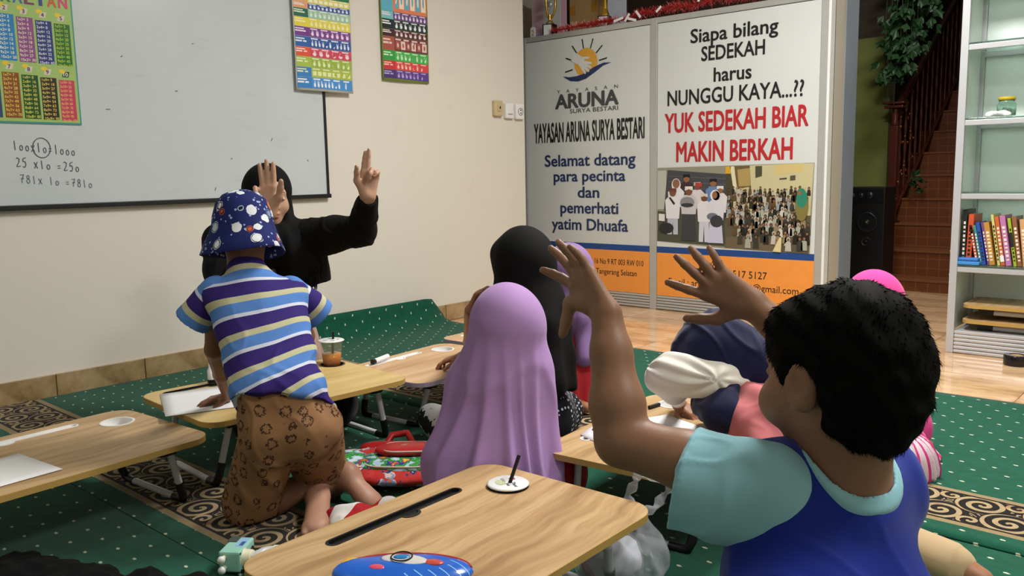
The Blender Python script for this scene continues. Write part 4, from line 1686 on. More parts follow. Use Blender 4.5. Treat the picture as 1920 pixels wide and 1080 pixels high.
_mb.build('brass_balls', gm2.m, rl)['kind'] = 'stuff'  # small metallic balls scattered at random over post and balusters

iv = thing('ivy_garland', 'artificial ivy garland hanging over the stair railing', 'plant', (-2.36, 7.32, 1.5))
lf = MB()
lf._add([(0, 0, 0), (.022, -.006, .018), (.032, 0, .045), (.014, .002, .05), (0, -.004, .075), (-.014, .002, .05), (-.032, 0, .045), (-.022, -.006, .018)], [(0, 1, 2, 3), (0, 3, 4, 5), (0, 5, 6, 7)])
lme = lf.mesh('leaf')
M_leaf = plain('ivy_leaf_green', '#234522', .5, .4, 0, .35, 40)
lme.materials.append(M_leaf)
for i in range(260):
    z = rr.uniform(.16, 1.2)
    wdt = .05 + .15 * min(1, (z - .1) / .5)
    o = link('leaf', lme, None, iv, (rr.uniform(-.06, wdt * 1.8), rr.uniform(-.10, .10) + (.25 if z > .7 else 0) * rr.random(), z))
    o.rotation_euler = (rr.uniform(2.2, 3.6), rr.uniform(-.7, .7), rr.uniform(-.9, .9))
    s = rr.uniform(.8, 1.5)
    o.scale = (s, s, s)
_mb = MB()
for i in range(7):
    x = -.03 + .04 * i
    _mb.tube([(x, 0, 1.2), (x + .01, -.03, .8), (x - .01, .02, .4), (x * .5, 0, .15)], .004, 5)
_mb.build('stem', plain('ivy_stem', '#2f3f22', .7), iv)
_mb = MB()
for i in range(9):
    _mb.tube([(.02 + .0, -.06, -.03 + .025 * i), (.075, -.06, -.03 + .025 * i)], .0022, 4)
for x in (.02, .075):
    _mb.tube([(x, -.06, -.06), (x, -.06, .2)], .003, 4)
_mb.build('wire_basket', plain('dark_wire', '#26302a', .4), iv)
iv2 = thing('ivy_sprig', 'small sprig of artificial ivy on the stair step by the newel post', 'plant', (-2.18, 7.60, .70))
for i in range(14):
    o = link('leaf', lme, None, iv2, (rr.uniform(-.03, .03), rr.uniform(-.03, .03), .02 + .012 * i))
    o.rotation_euler = (rr.uniform(.3, 1.6), rr.uniform(-.7, .7), rr.uniform(-3, 3))

M_spk = plain('black_speaker_veneer', '#0d0d0f', .5)
sp = thing('loudspeaker', 'tall black loudspeaker cabinet standing against the lime green wall', 'speaker', (-2.225, 6.62, 0))
MB().cbox((0, 0, .40), (.29, .25, .80), .006).build('cabinet', M_spk, sp)
MB().cbox((0, -.127, .735), (.28, .008, .10), .003).build('control_panel', plain('speaker_panel', '#15161a', .35), sp)
for i, r in enumerate((.016, .018, .026)):
    MB().lathe([(r * .82, 0), (r, .006), (r * .9, .012), (0, .012)], (-.085 + .062 * i, -.130, .74), 20, RFRONT).build('knob', plain('knob_chrome', '#3a3c40', .3, .5, .6), sp)
for (z, r) in ((.54, .075), (.395, .035)):
    MB().lathe([(r, .0), (r * 1.02, .008), (r * .88, .006), (r * .3, -.006), (r * .25, .004), (0, .006)], (.02, -.126, z), 26, RFRONT).build('driver', plain('speaker_cone', '#1b1c1f', .35), sp)
MB().ball((.02, -.134, .54), (.008, .004, .008), n=8, m=6).build('dust_cap', plain('dust_cap_brass', '#6a6a48', .4), sp)

# ================================================================ folding tables


def stadium(x0, x1, y, r, n=8, bump=None):
    """Long slot outline along the x axis of the outline, with an optional round bump on its lower side."""
    out = []
    for i in range(n + 1):
        a = -math.pi / 2 + math.pi * i / n
        out.append((x1 + r * math.cos(a), y + r * math.sin(a)))
    for i in range(n + 1):
        a = math.pi / 2 + math.pi * i / n
        out.append((x0 + r * math.cos(a), y + r * math.sin(a)))
    if bump:
        bx, br = bump
        for i in range(n + 1):
            a = math.pi + math.pi * i / n
            out.append((bx + br * math.cos(a), y - r + br * .75 * math.sin(a)))
    return out


TZ = 0.215


def folding_table(loc, rz, w, l, wood, edge, trim, hole, slot, label, TZ=TZ, group='low folding tables'):
    t = thing('folding_table', label, 'table', (loc[0], loc[1], 0), rz, group)
    sw = [(-y_, x_) for x_, y_ in stadium(slot[0], slot[1], -slot[2], .0125, 8, ((slot[0] + slot[1]) / 2 + .02, .024))]
    sw = [(x_, y_) for x_, y_ in sw]
    so_ = [(-y_, x_) for x_, y_ in stadium(slot[0], slot[1], -slot[2], .0165, 8, ((slot[0] + slot[1]) / 2 + .02, .026))]
    hc = circle(.046, 28, hole)
    MB().plate(rounded(w, l, .062), [sw, hc], TZ - .016, TZ).build('table_top', wood, t)
    MB().plate(rounded(w + .004, l + .004, .064), [rounded(w - .001, l - .001, .0618)], TZ - .0165, TZ - .0003).build('edge_band', edge, t)
    tr = MB()
    si_ = [(-y_, x_) for x_, y_ in stadium(slot[0], slot[1], -slot[2], .0112, 8, ((slot[0] + slot[1]) / 2 + .02, .0225))]
    tr.plate(so_, [sw], TZ - .002, TZ + .0015)
    tr.plate(sw, [si_], TZ - .010, TZ + .0012)
    tr.plate(sw, (), TZ - .010, TZ - .007)
    tr.build('pen_tray', trim, t)
    cr = MB()
    cr.plate(circle(.050, 28, hole), [circle(.0435, 28, hole)], TZ - .002, TZ + .0015)
    cr.lathe([(.0436, 0), (.042, -.030), (0, -.030)], (hole[0], hole[1], TZ), 28)
    cr.build('cup_holder', trim, t)
    for s in (-1, 1):
        y0 = s * (l / 2 - .11)
        yb = s * (l / 2 - .055)
        lx, bx = w * .36, w * .33
        for sx in (-1, 1):
            MB().cbox((sx * lx, y0, TZ - .030), (.036, .05, .028), .005).build('hinge', M_blackjoint, t)
            top = Vector((sx * lx, y0 + s * .012, TZ - .040))
            bot = Vector((sx * bx, yb, .016))
            mid = top.lerp(bot, .62)
            MB().tube([top, mid], .0105, 10).build('leg', M_whitetube, t)
            cnr = [mid, top.lerp(bot, .85), bot + Vector((-sx * .006, 0, .003)), bot + Vector((-sx * .03, 0, .0)), bot + Vector((-sx * .055, 0, 0))]
            MB().tube(cnr, .0125, 10).build('leg_sleeve', M_blackjoint, t)
        MB().tube([(-bx + .05, yb, .016), (bx - .05, yb, .016)], .0105, 10).build('foot_bar', M_whitetube, t)
    return t


folding_table((-1.190, 1.165), .025, .505, .735, M_wood.m, M_edge, M_dark, (-.095, .268), (-.185, .170, -.175), 'oak folding table in front with a black pen tray and a rocket pencil case')
folding_table((-2.455, .815), .07, .505, .735, M_wood.m, M_edge, M_plastic, (-.115, .275), (-.26, .175, -.190), 'oak folding table at the left edge with white pen tray and empty cup holder')
folding_table((-2.505, 1.600), -.06, .52, .755, M_palewood.m, M_edge, M_dark, (-.150, .315), (-.30, -.02, -.205), 'pale beech folding table between the black hijab and the bucket hat', .235)
folding_table((-2.490, 2.320), .09, .45, .63, M_pinkwood.m, M_edgew, M_plastic, (-.125, .200), (-.20, .09, -.170), 'pinkish folding table with lilac edge beside the iced tea table', .195)
folding_table((-2.62, 2.99), .03, .44, .62, M_pinkwood.m, M_edgew, M_plastic, (-.12, .18), (-.20, .09, -.165), 'farthest pinkish folding table, mostly hidden by the lilac hijab', .195)
folding_table((-1.190, 2.050), .09, .505, .70, M_wood.m, M_edge, M_plastic, (-.14, .25), (-.2, .12, -.19), 'oak folding table on the right under the bent navy hijab')

# ---------------------------------------------------------------- paper, pens and cups on the tables


def sheet(p0, p1, p2, label, name='paper_sheet', lift=0.0, stack=1):
    """Sheets whose corner p0 joins the edges to p1 and p2."""
    p0, p1, p2 = Vector(p0), Vector(p1), Vector(p2)
    t = thing(name, label, 'paper', p0, 0, 'paper sheets on the tables')
    a, b = p1 - p0, p2 - p0
    for k in range(stack):
        q = Matrix.Rotation(.05 * k, 3, 'Z')
        mb = MB()
        V, Fc = [], []
        n = 6
        for j in range(n + 1):
            for i in range(n + 1):
                v = q @ (a * (i / n) + b * (j / n))
                cl = .004 * ((i / n) ** 3) * ((j / n) ** 2)
                V.append((v.x, v.y, .0012 + .0006 * k + lift + cl * (k + 1) * .6))
        for j in range(n):
            for i in range(n):
                e = j * (n + 1) + i
                Fc.append((e, e + 1, e + n + 2, e + n + 1))
        mb._add(V, Fc, True)
        o = mb.build('sheet', M_paper, t)
        md = o.modifiers.new('thickness', 'SOLIDIFY')
        md.thickness = .0005
    return t


sheet((-2.2646, 0.7993, 0.2160), (-2.4931, 0.7730, 0.2160), (-2.2481, 0.5797, 0.2160), 'blank white paper on the table at the left edge')
sheet((-2.4493, 1.1660, 0.2360), (-2.7248, 1.2848, 0.2360), (-2.3689, 1.3700, 0.2360), 'blank white paper under the hand of the person in the bucket hat')
sheet((-1.3910, 1.8480, 0.2160), (-1.1251, 1.7552, 0.2160), (-1.4265, 2.1194, 0.2160), 'stack of white papers on the right table under the raised elbow', stack=3)
sheet((-1.0579, 2.0848, 0.2160), (-1.1257, 1.9260, 0.2160), (-1.3055, 2.1693, 0.2160), 'white papers on the right table in front of the navy hijab', stack=2)


def rod(name, label, cat, a, b, r, mat, cap_mat=None, capf=.3):
    a, b = Vector(a), Vector(b)
    t = thing(name, label, cat, a)
    d = b - a
    MB().tube([(0, 0, 0), d], r, 12).build('barrel', mat, t)
    if cap_mat is not None:
        MB().tube([-d * .02, d * capf], r * 1.06, 12).build('cap', cap_mat, t)
    return t


rod('board_marker', 'white board marker with black tip on the pinkish table', 'marker', (-2.6418, 2.1267, 0.2060), (-2.6681, 2.2273, 0.2090), .0105, M_plastic, M_dark, .12)
rod('pencil', 'black pencil lying on the right table beside the raised arm', 'pencil', (-1.3845, 1.9001, 0.2200), (-1.3715, 1.9825, 0.2200), .0042, M_dark)
rod('pen_cap', 'short black pen on the right table left of the navy hijab', 'pen', (-1.3821, 2.1918, 0.2210), (-1.3767, 2.2424, 0.2210), .006, M_dark)
t = thing('glue_bottle', 'small white glue bottle standing behind the striped shirt', 'bottle', (-2.7368, 1.4792, 0.2355))
MB().lathe([(0, 0), (.012, 0), (.013, .01), (.013, .045), (.008, .055), (.006, .075), (0, .076)], n=14).build('bottle', M_plastic, t)
MB().lathe([(.0135, .002), (.0140, .004), (.0140, .012), (.0135, .014)], n=14).build('band', M_dark, t)

M_cup = Mat('frosted_cup_plastic', .18, .5)
M_cup.color(M_cup.mix('#eef2f0', '#e4e8e6', M_cup.noise(8, 2)))
M_cup.set(Alpha=.10)
M_tea = Mat('iced_tea', .08, .5)
_z = M_tea.xyz()[2]
M_tea.color(M_tea.ramp(M_tea.noise(34, 3) * .6 + _z * 4.0, [(.30, '#6a2a08'), (.55, '#b86a18'), (.85, '#d8a040')]))
M_tea.set(Transmission_Weight=.0)
M_lid = plain('white_lid_film', '#dfe2e2', .25)


def cup(loc, label, h, tea=True):
    t = thing('drink_cup', label, 'cup', loc, .3, 'plastic drink cups')
    MB().lathe([(0, .001), (.031, .001), (.043, h - .006), (.046, h - .004), (.047, h - .001), (.0425, h - .002), (.030, .004), (0, .003)], n=32).build('cup', M_cup.m, t)
    if tea:
        MB().lathe([(0, .005), (.0295, .005), (.0365, h * .58), (.034, h * .585), (0, h * .585)], n=28).build('tea', M_tea.m, t)
        for i in range(5):
            MB().cbox((.014 * math.cos(i * 1.9), .014 * math.sin(i * 1.9), h * (.18 + .085 * i)), (.016, .016, .016), .003, Matrix.Rotation(i * .7, 3, 'X')).build('ice_cube', glass('ice', '#f0dcb4', .05), t)
    lid = MB().lathe([(0, h + .0015), (.046, h + .0012), (.0505, h - .0015), (.050, h - .003), (.046, h - .001)], n=36).build('lid', M_lid if tea else Mat.cache.get('lidc') or M_lid, t)
    return t, lid


c1, l1 = cup((-2.636, 1.9234, .206), 'plastic cup of iced tea with a black straw in the pale beech table', .125)
MB().tube([(0, .0, .02), (.004, .012, .155)], .0045, 8).build('straw', M_dark, c1)
for i, (a, b) in enumerate(((-.015, .015), (.02, -.02), (-.01, -.025), (.025, .01))):
    MB().box((a, b, .1268), (.016, .003, .0006), Matrix.Rotation(.6 * i, 3, 'Z')).build('lid_print', M_grey, l1)
c2, l2 = cup((-1.2917, 1.4305, .101), 'lidded drink cup sunk in the front table holder with a black straw', .1225, False)
c2.rotation_euler = (0, 0, -.55)
MB().tube([(.004, -.002, .03), (.004, .004, .124), (-.004, .030, .185)], .0048, 8).build('straw', M_dark, c2)
for (bd, x, y, h, mt, b) in (('Thank', .022, .006, .009, M_black, 0), ('you', .016, -.008, .008, M_black, 0)):
    o = link('lettering', text_mesh(bd, h, .01, shear=.3), mt, l2)
    o.matrix_local = Matrix.Translation((x, y, .1245))
_mb = MB()
_mb.poly([(-.020 + .009 * math.sin(a) ** 3, .016 + .0006 * (13 * math.cos(a) - 5 * math.cos(2 * a) - 2 * math.cos(3 * a)), .1245) for a in [2 * math.pi * i / 24 for i in range(24)]])
_mb.build('printed_heart', plain('heart_red', '#a8343c', .5), l2)
_mb = MB()
_mb.poly([(-.004 + .018 * math.cos(a), -.018 + .012 * math.sin(a), .1244) for a in [2 * math.pi * i / 20 for i in range(20)]])
_mb.build('printed_figure', plain('pale_green_print', '#b4bc98', .5), l2)
for a in (0, 1, 2):
    MB().tube([(-.022 + .008 * a, -.004, .1246), (-.024 + .008 * a, -.012, .1246)], .0006, 5).build('printed_line', M_grey, l2)

# card and pencil case on the front table
sheet((-1.1863, 1.0603, 0.2165), (-1.0528, 1.0482, 0.2165), (-1.1850, 0.9346, 0.2165), 'square of beige card under the rocket pencil case', 'beige_card').children[0].data.materials[0] = plain('beige_card', '#cbb184', .6)
pc = thing('pencil_case', 'blue space-print pencil case with red zip on the front table', 'pencil case', (-1.1261, 0.9573, 0.2160), .70)
M_pc = Mat('blue_space_print', .3, .5)
_x, _y, _z = M_pc.xyz()
_v = M_pc.voronoi(22, None, 'F1', 'Distance')
_c = M_pc.voronoi(22, None, 'F1', 'Color')
col = M_pc.mix('#0f4fb4', '#1a66cc', M_pc.noise(20, 2))
col = M_pc.mix(col, '#8fc4e8', ((((_x + _y) * 120.0).sin()).abs().lt(.16)) * M_pc.noise(12, 1).gt(.55))
col = M_pc.mix(col, '#e6e2e8', _v.lt(.10))
M_pc.color(col)
_f = Field(.004)
_f.cap((-.085, 0, .016), (.085, 0, .016), .040, .034, sq=((0, 0, 1), 2.4))
_f.ell((0, 0, .016), (.128, .062, .018), k=.015)
_f.cut((0, 0, .001), (0, 0, -1))
link('pouch', _f.mesh('pouch', 2, lambda V, N: .0012 * vnoise(V, 60, 3)), M_pc.m, pc)
MB().tube([(.123 * math.cos(a), .059 * math.sin(a), .020 + .002 * math.sin(a)) for a in [math.pi * (.03 + .94 * i / 18) for i in range(19)]], .0042, 8).build('zip', plain('red_zip_tape', '#9c2420', .5), pc)
for (x, y, rx, ry, c, nm) in ((.0, .014, .046, .020, '#c9c6c4', 'rocket'), (.055, .004, .02, .011, '#c04a3c', 'rocket_fin'), (-.100, .018, .018, .020, '#d8a820', 'planet'), (-.045, -.014, .017, .010, '#d04a64', 'small_planet')):
    zc = .0165 + .0195 * math.sqrt(max(.05, 1 - (x / .135) ** 2 - (y / .066) ** 2))
    MB().ball((x, y, zc - .002), (rx, ry, .0036), Matrix.Rotation(-.2, 3, 'Z'), 20, 8).build(nm, plain('case_' + c[1:], c, .3), pc)
MB().ball((-.005, .018, .0365), (.016, .010, .0035), None, 16, 8).build('porthole', plain('porthole_blue', '#2a7ab4', .2), pc)
MB().lathe([(.019, .0), (.021, .0015), (.019, .003)], (-.005, .018, .0365), 20).build('porthole_ring', M_dark, pc)

# ---------------------------------------------------------------- pencil sharpener on the carpet
M_minty = plain('mint_plastic', '#8fc4b4', .35)
M_ivory = plain('ivory_plastic', '#d2cfb2', .4)
sp_ = thing('pencil_sharpener', 'mint green crank pencil sharpener lying on the carpet', 'pencil sharpener', (-1.8108, 1.0145, 0.0105), .62)
MB().cbox((0, 0, .031), (.054, .088, .052), .005).build('housing', M_minty, sp_)
MB().cbox((-.016, .026, .058), (.024, .030, .003), .001).build('sharpening_window', plain('smoky_window', '#4a5450', .15), sp_)
MB().box((.010, .012, .0572), (.022, .046, .0006)).build('sticker', plain('pale_blue_sticker', '#8fb4d8', .4), sp_)
MB().box((.014, .004, .0578), (.010, .022, .0004)).build('sticker_print', plain('sticker_ink', '#3a5a90', .4), sp_)
RX = Matrix.Rotation(math.pi / 2, 3, 'Y')
MB().lathe([(0, .020), (.019, .020), (.021, .016), (.021, .0), (.024, -.002)], (.028, -.018, .031), 24, RX).build('collar', M_ivory, sp_)
MB().lathe([(0, .0015), (.011, .0015), (.011, -.002)], (.0268, .026, .031), 20, RX).build('pencil_hole', M_dark, sp_)
for z in (.010, .052):
    MB().ball((.0272, -.039, z), (.001, .003, .003), n=8, m=6).build('screw', M_dark, sp_)
MB().tube([(.048, -.018, .031), (.056, -.014, .034), (.066, .004, .038), (.074, .020, .036), (.080, .032, .034)], [.013, .013, .011, .009, .007], 12).build('crank_arm', plain('grey_crank', '#b9bcbc', .35), sp_)
MB().tube([(.080, .034, .034), (.104, .034, .034)], .008, 12).build('crank_knob', M_ivory, sp_)
for z in (.018, .044):
    MB().tube([(-.012, -.044, z), (-.012, -.054, z)], .0055, 8).build('spring_pin', M_ivory, sp_)
    MB().ball((-.012, -.060, z), .0095, n=12, m=8).build('clamp_knob', plain('white_knob', '#dcdcd6', .35), sp_)

# ---------------------------------------------------------------- backpack
bp = thing('backpack', 'red dinosaur-print school backpack lying flat on the carpet', 'backpack', (-1.9934, 1.6625, 0.0105), .60)
M_bp = Mat('red_cartoon_print_nylon', .28, .5)
_c = M_bp.voronoi(30, None, 'F1', 'Color')
_d = M_bp.voronoi(30)
rn = M_bp.noise(18, 3)
base_ = M_bp.mix('#a81c22', '#cf4038', M_bp.noise(9, 2))
sp2 = M_bp.ramp(rn, [(.0, '#a81c22'), (.42, '#c4383a'), (.52, '#2b3a74'), (.58, '#d8c0b8'), (.64, '#7c98c0'), (.72, '#d86a3a')], True)
M_bp.color(M_bp.mix(base_, sp2, _d.lt(.48)))
M_bp2 = Mat('green_dinosaur_print', .22, .5)
M_bp2.color(M_bp2.ramp(M_bp2.noise(26, 2), [(.0, '#c8d4dc'), (.38, '#a8c4d8'), (.45, '#2a8a3c'), (.52, '#3c9a44'), (.56, '#3a3c8c'), (.62, '#d8662c'), (.68, '#e0c42c'), (.78, '#58a0c8')], True))
M_rednyl = plain('red_nylon', '#a81a20', .35)
M_pipe = plain('pale_piping', '#d8c8b8', .4)
_f = Field(.005)
_f.cap((-.08, 0, .035), (.10, 0, .035), .115, .115, sq=((0, 0, 1), 3.4))
_f.ell((0.02, 0, .035), (.205, .16, .040), k=.04)
_f.cut((0, 0, .002), (0, 0, -1))
link('bag_body', _f.mesh('bag_body', 2, lambda V, N: .004 * vnoise(V, 38, 4)), M_bp.m, bp)


def pad(name, c, rx, ry, rz, mat, yaw=0.0, tiltx=0.0, piping=True, th=.5):
    R = np.array((Matrix.Rotation(yaw, 3, 'Z') @ Matrix.Rotation(tiltx, 3, 'X')))
    f = Field(.004)
    f.cap(np.array(c) - R[:, 0] * (rx - ry * .6), np.array(c) + R[:, 0] * (rx - ry * .6), ry, ry, sq=(R[:, 2], ry / rz))
    f.ell(c, (rx * .98, ry * 1.05, rz * 1.1), R, k=.02)
    o = link(name, f.mesh(name, 2, lambda V, N: .0015 * vnoise(V, 70, 5)), mat, bp)
    if piping:
        n = 30
        pts = []
        for i in range(n):
            a = 2 * math.pi * i / n
            ca, sa = math.cos(a), math.sin(a)
            k = (abs(ca) ** 4 + abs(sa) ** 4) ** (-.25)
            v = np.array(c) + R @ np.array([rx * .93 * k * ca, ry * .98 * k * sa, rz * .55])
            pts.append(tuple(v))
        q = MB().tube(pts, .0032, 6, closed=True).build('piping', M_pipe, o)
    return o


pad('front_pocket', (.04, -.035, .058), .115, .075, .020, M_bp2.m, .05)
pad('side_pocket', (-.125, -.03, .052), .060, .085, .022, M_bp2.m, .5)
wp = pad('red_pouch', (.055, .015, .085), .085, .058, .013, M_rednyl, .12, -.05)
MB().ball((.055, .015, .0965), (.040, .024, .004), Matrix.Rotation(.12, 3, 'Z'), 18, 6).build('printed_patch', M_bp2.m, wp)
pad('top_zip_pocket', (.02, .115, .048), .14, .040, .022, M_rednyl, .0, 0, True)
MB().tube([(-.06, .165, .05), (-.05, .20, .07), (0, .21, .075), (.03, .17, .05)], .012, 8).build('carry_loop', M_rednyl, bp)

# ---------------------------------------------------------------- plastic bags, cloths, tape roll
M_film = Mat('clear_plastic_film', .12, .6)
M_film.color(M_film.mix('#d4d8e0', '#c4c8d2', M_film.noise(10, 3)))
M_film.set(Transmission_Weight=.55, Alpha=.50, IOR=1.15)
M_film.bump(M_film.noise(60, 4), .8, .004)


def crinkle(amp, sc, seed):
    def f(V, N):
        a = vnoise(V, sc, seed)
        b = vnoise(V * np.array([1, 1, .35]), sc * 2.3, seed + 1)
        return amp * (1 - 2 * np.abs(a)) + amp * .6 * (1 - 2 * np.abs(b))
    return f


def plastic_bag(c, label, r, h, handle, seed, content=None):
    t = thing('plastic_bag', label, 'plastic bag', (c[0], c[1], .0105), 0, 'clear plastic carrier bags')
    f = Field(.0055)
    f.ell((0, 0, h * .40), (r, r * .85, h * .42), k=.02)
    f.cap((0, 0, h * .5), (handle[0] * .4, handle[1] * .4, h * .82), r * .72, r * .25, k=.05)
    f.cut((0, 0, .001), (0, 0, -1))
    link('bag_film', f.mesh('bag_film', 1, crinkle(.006, 42, seed)), M_film.m, t)
    hx, hy, hz = handle
    rt_ = Vector((.749, .663, 0))
    pts = [Vector((hx, hy, hz)) + rt_ * (.045 * math.cos(a)) + Vector((0, 0, .040 * math.sin(a))) + Vector((.01 * math.sin(3 * a), .008 * math.cos(2 * a), 0)) for a in [2 * math.pi * i / 26 for i in range(26)]]
    MB().tube(pts, [.009 + .004 * math.sin(i * 1.7) for i in range(26)], 8, closed=True).build('handle', M_film.m, t)
    if content:
        for (cc, rr_, mt) in content:
            ff = Field(.005)
            ff.ell(cc, rr_, k=.01)
            link('content', ff.mesh('content', 1, crinkle(.004, 60, seed + 5)), mt, t)
    return t


plastic_bag((-1.0473, 1.5339, 0.0200), 'crumpled clear plastic bag on the carpet right of the front table', .115, .19, (.045, .05, .215), 11, [((-.02, 0, .06), (.07, .06, .05), plain('white_tissue_pack', '#c9ccd4', .6)), ((-.05, -.02, .04), (.03, .03, .03), plain('salmon_wrapper', '#c08a80', .5))])
plastic_bag((-1.4677, 1.8425, 0.0200), 'small clear plastic bag beside the lilac hijab behind the front table', .055, .10, (.0, .0, .105), 21, [((.012, .0, .05), (.028, .025, .04), plain('red_wrapper', '#a01c22', .4))])

M_stripe = Mat('red_white_striped_cloth', .8, .2)
_x, _y, _z = M_stripe.xyz()
M_stripe.color(M_stripe.mix('#d6d2ce', '#a8202a', (((_x * .8 + _y * .3 + M_stripe.noise(5, 1) * .05) / .075).fract()).lt(.42)))


def cloth_heap(loc, label, pts, amp, mat, name, seed):
    t = thing(name, label, 'cloth', loc)
    f = Field(.006)
    for (x, y, z, rx, ry, rz) in pts:
        f.ell((x, y, z), (rx, ry, rz), k=.03)
    f.cut((0, 0, .001), (0, 0, -1))
    link('fabric', f.mesh('fabric', 1, crinkle(amp, 34, seed)), mat, t)
    return t


cloth_heap((-1.7570, 1.3712, 0.0105), 'red and white striped cloth crumpled on the carpet behind the front table', [(-.03, -.03, .02, .07, .06, .032), (.05, .06, .022, .08, .07, .034), (.12, .11, .015, .06, .05, .025)], .008, M_stripe.m, 'striped_cloth', 31)
cloth_heap((-1.9092, 0.7116, 0.0105), 'black cloth crumpled on the carpet in the lower left corner', [(-.05, -.05, .01, .2, .14, .035), (.10, .08, .01, .12, .07, .03), (.155, .155, .015, .05, .04, .035), (.03, .12, .005, .04, .04, .025), (-.25, -.12, .01, .15, .14, .03)], .006, cloth('black_cotton', '#050506', .1, 900, .95, 0), 'black_cloth', 41)
t = thing('tape_roll', 'roll of black tape lying on the marble tiles before the display shelf', 'tape', (-0.8240, 4.5490, 0.0000))
MB().lathe([(.025, .0), (.054, .0), (.055, .002), (.055, .046), (.054, .048), (.028, .048), (.027, .046), (.025, .002)], n=32).build('tape', plain('glossy_black_tape', '#141418', .15), t)
MB().lathe([(.0265, .001), (.0265, .047), (.0245, .047), (.0245, .001), (.0265, .001)], n=28).build('core', M_card, t)

# ================================================================ people


def skin(name, c, dark=.12):
    key = ('skin', name)
    if key in Mat.cache:
        return Mat.cache[key]
    m = Mat(name, .5, .35)
    l = lin(c)
    col = m.mix(tuple(v * (1 - dark) for v in l), tuple(min(1, v * (1 + dark)) for v in l), m.noise(14, 4))
    lip = m.attr('lip')
    col = m.mix(col, tuple(np.array(l) * np.array((.95, .55, .5))), lip)
    col = m.mix(col, '#b58a74', m.attr('sole') * .8)
    m.color(col)
    m.bump(m.noise(320, 2), .06, .001)
    m.set(Subsurface_Weight=.08, Subsurface_Radius=(.012, .005, .003))
    Mat.cache[key] = m.m
    return m.m


def V3(*a):
    return np.array(a, float)


CAMR = V3(.749, .663, 0)      # the photograph's horizontal
CAMF = V3(-.663, .749, 0)     # away from the photographer


def put(person, name, me, mat):
    me.transform(Matrix.Translation(-person.location))
    return link(name, me, mat, person)


def head(F, c, R, s=1.0, ears=True, neck=None, chub=0.0):
    P = lambda *a: np.asarray(c) + R @ (np.array(a) * s)
    E = lambda p, r, k, RR=R: F.ell(P(*p), tuple(np.array(r) * s), RR, k * s)
    E((0, -.012, .022), (.074, .094, .086), .02)
    E((0, .022, -.035), (.061, .068, .080), .03)
    E((0, .055, -.090), (.030, .028, .022), .03)
    for q in (-1, 1):
        E((q * (.036 + .004 * chub), .053 + .003 * chub, -.038 - .007 * chub), (.027 + .008 * chub,) * 3, .02)
    E((0, .076, .014), (.048, .018, .014), .02)
    for q in (-1, 1):
        F.sub_ell(P(q * .030, .100, -.006), tuple(np.array((.016, .012, .009)) * s), R, .012 * s)
        E((q * .030, .083, -.006), (.014, .009, .009), .004)
    F.cap(P(0, .090, -.008), P(0, .104, -.038), .007 * s, .0125 * s, .012 * s)
    for q in (-1, 1):
        E((q * .011, .097, -.040), (.008, .009, .007), .008)
    E((0, .088, -.062), (.022, .010, .006), .006)
    E((0, .087, -.074), (.018, .010, .007), .006)
    if ears:
        for q in (-1, 1):
            Re = R @ np.array(Matrix.Rotation(q * -.35, 3, 'Z'))
            E((q * .080, -.014, -.014), (.010, .022, .034), .008, Re)
            F.sub_ell(P(q * .090, -.008, -.012), tuple(np.array((.007, .011, .020)) * s), Re, .006 * s)
    if neck is not None:
        F.cap(P(0, -.022, -.055), neck, .056 * s, .060 * s, .03 * s)

    def lip(V):
        q = (V - P(0, .092, -.068)) @ R / s
        return np.clip(1.4 - np.sqrt((q[:, 0] / .021) ** 2 + (q[:, 1] / .02) ** 2 + (q[:, 2] / .011) ** 2), 0, 1)
    return P, lip


def eyes(person, P, R, s):
    for q in (-1, 1):
        mb = MB()
        mb.ball(P(q * .030, .0865, -.006), (.0105 * s, .007 * s, .0055 * s), Matrix(R.tolist()), 12, 8)
        o = put(person, 'eye', mb.mesh('eye'), plain('eye_white', '#d8d2cc', .2))
        mb = MB()
        mb.ball(P(q * .030, .0915, -.006), (.0048 * s, .003 * s, .0050 * s), Matrix(R.tolist()), 10, 6)
        me = mb.mesh('iris')
        me.transform(Matrix.Translation(-person.location))
        link('iris', me, plain('dark_iris', '#17100c', .15), o)
        mb = MB()
        pts = [P(q * (.013 + .034 * t), .092 - .012 * t * t, .013 + .006 * math.sin(math.pi * t)) for t in (0, .25, .5, .75, 1)]
        mb.tube([tuple(p_) for p_ in pts], [.0018 * s, .003 * s, .003 * s, .0024 * s, .001 * s], 6)
        put(person, 'eyebrow', mb.mesh('eyebrow'), plain('dark_brow', '#1c140f', .7))


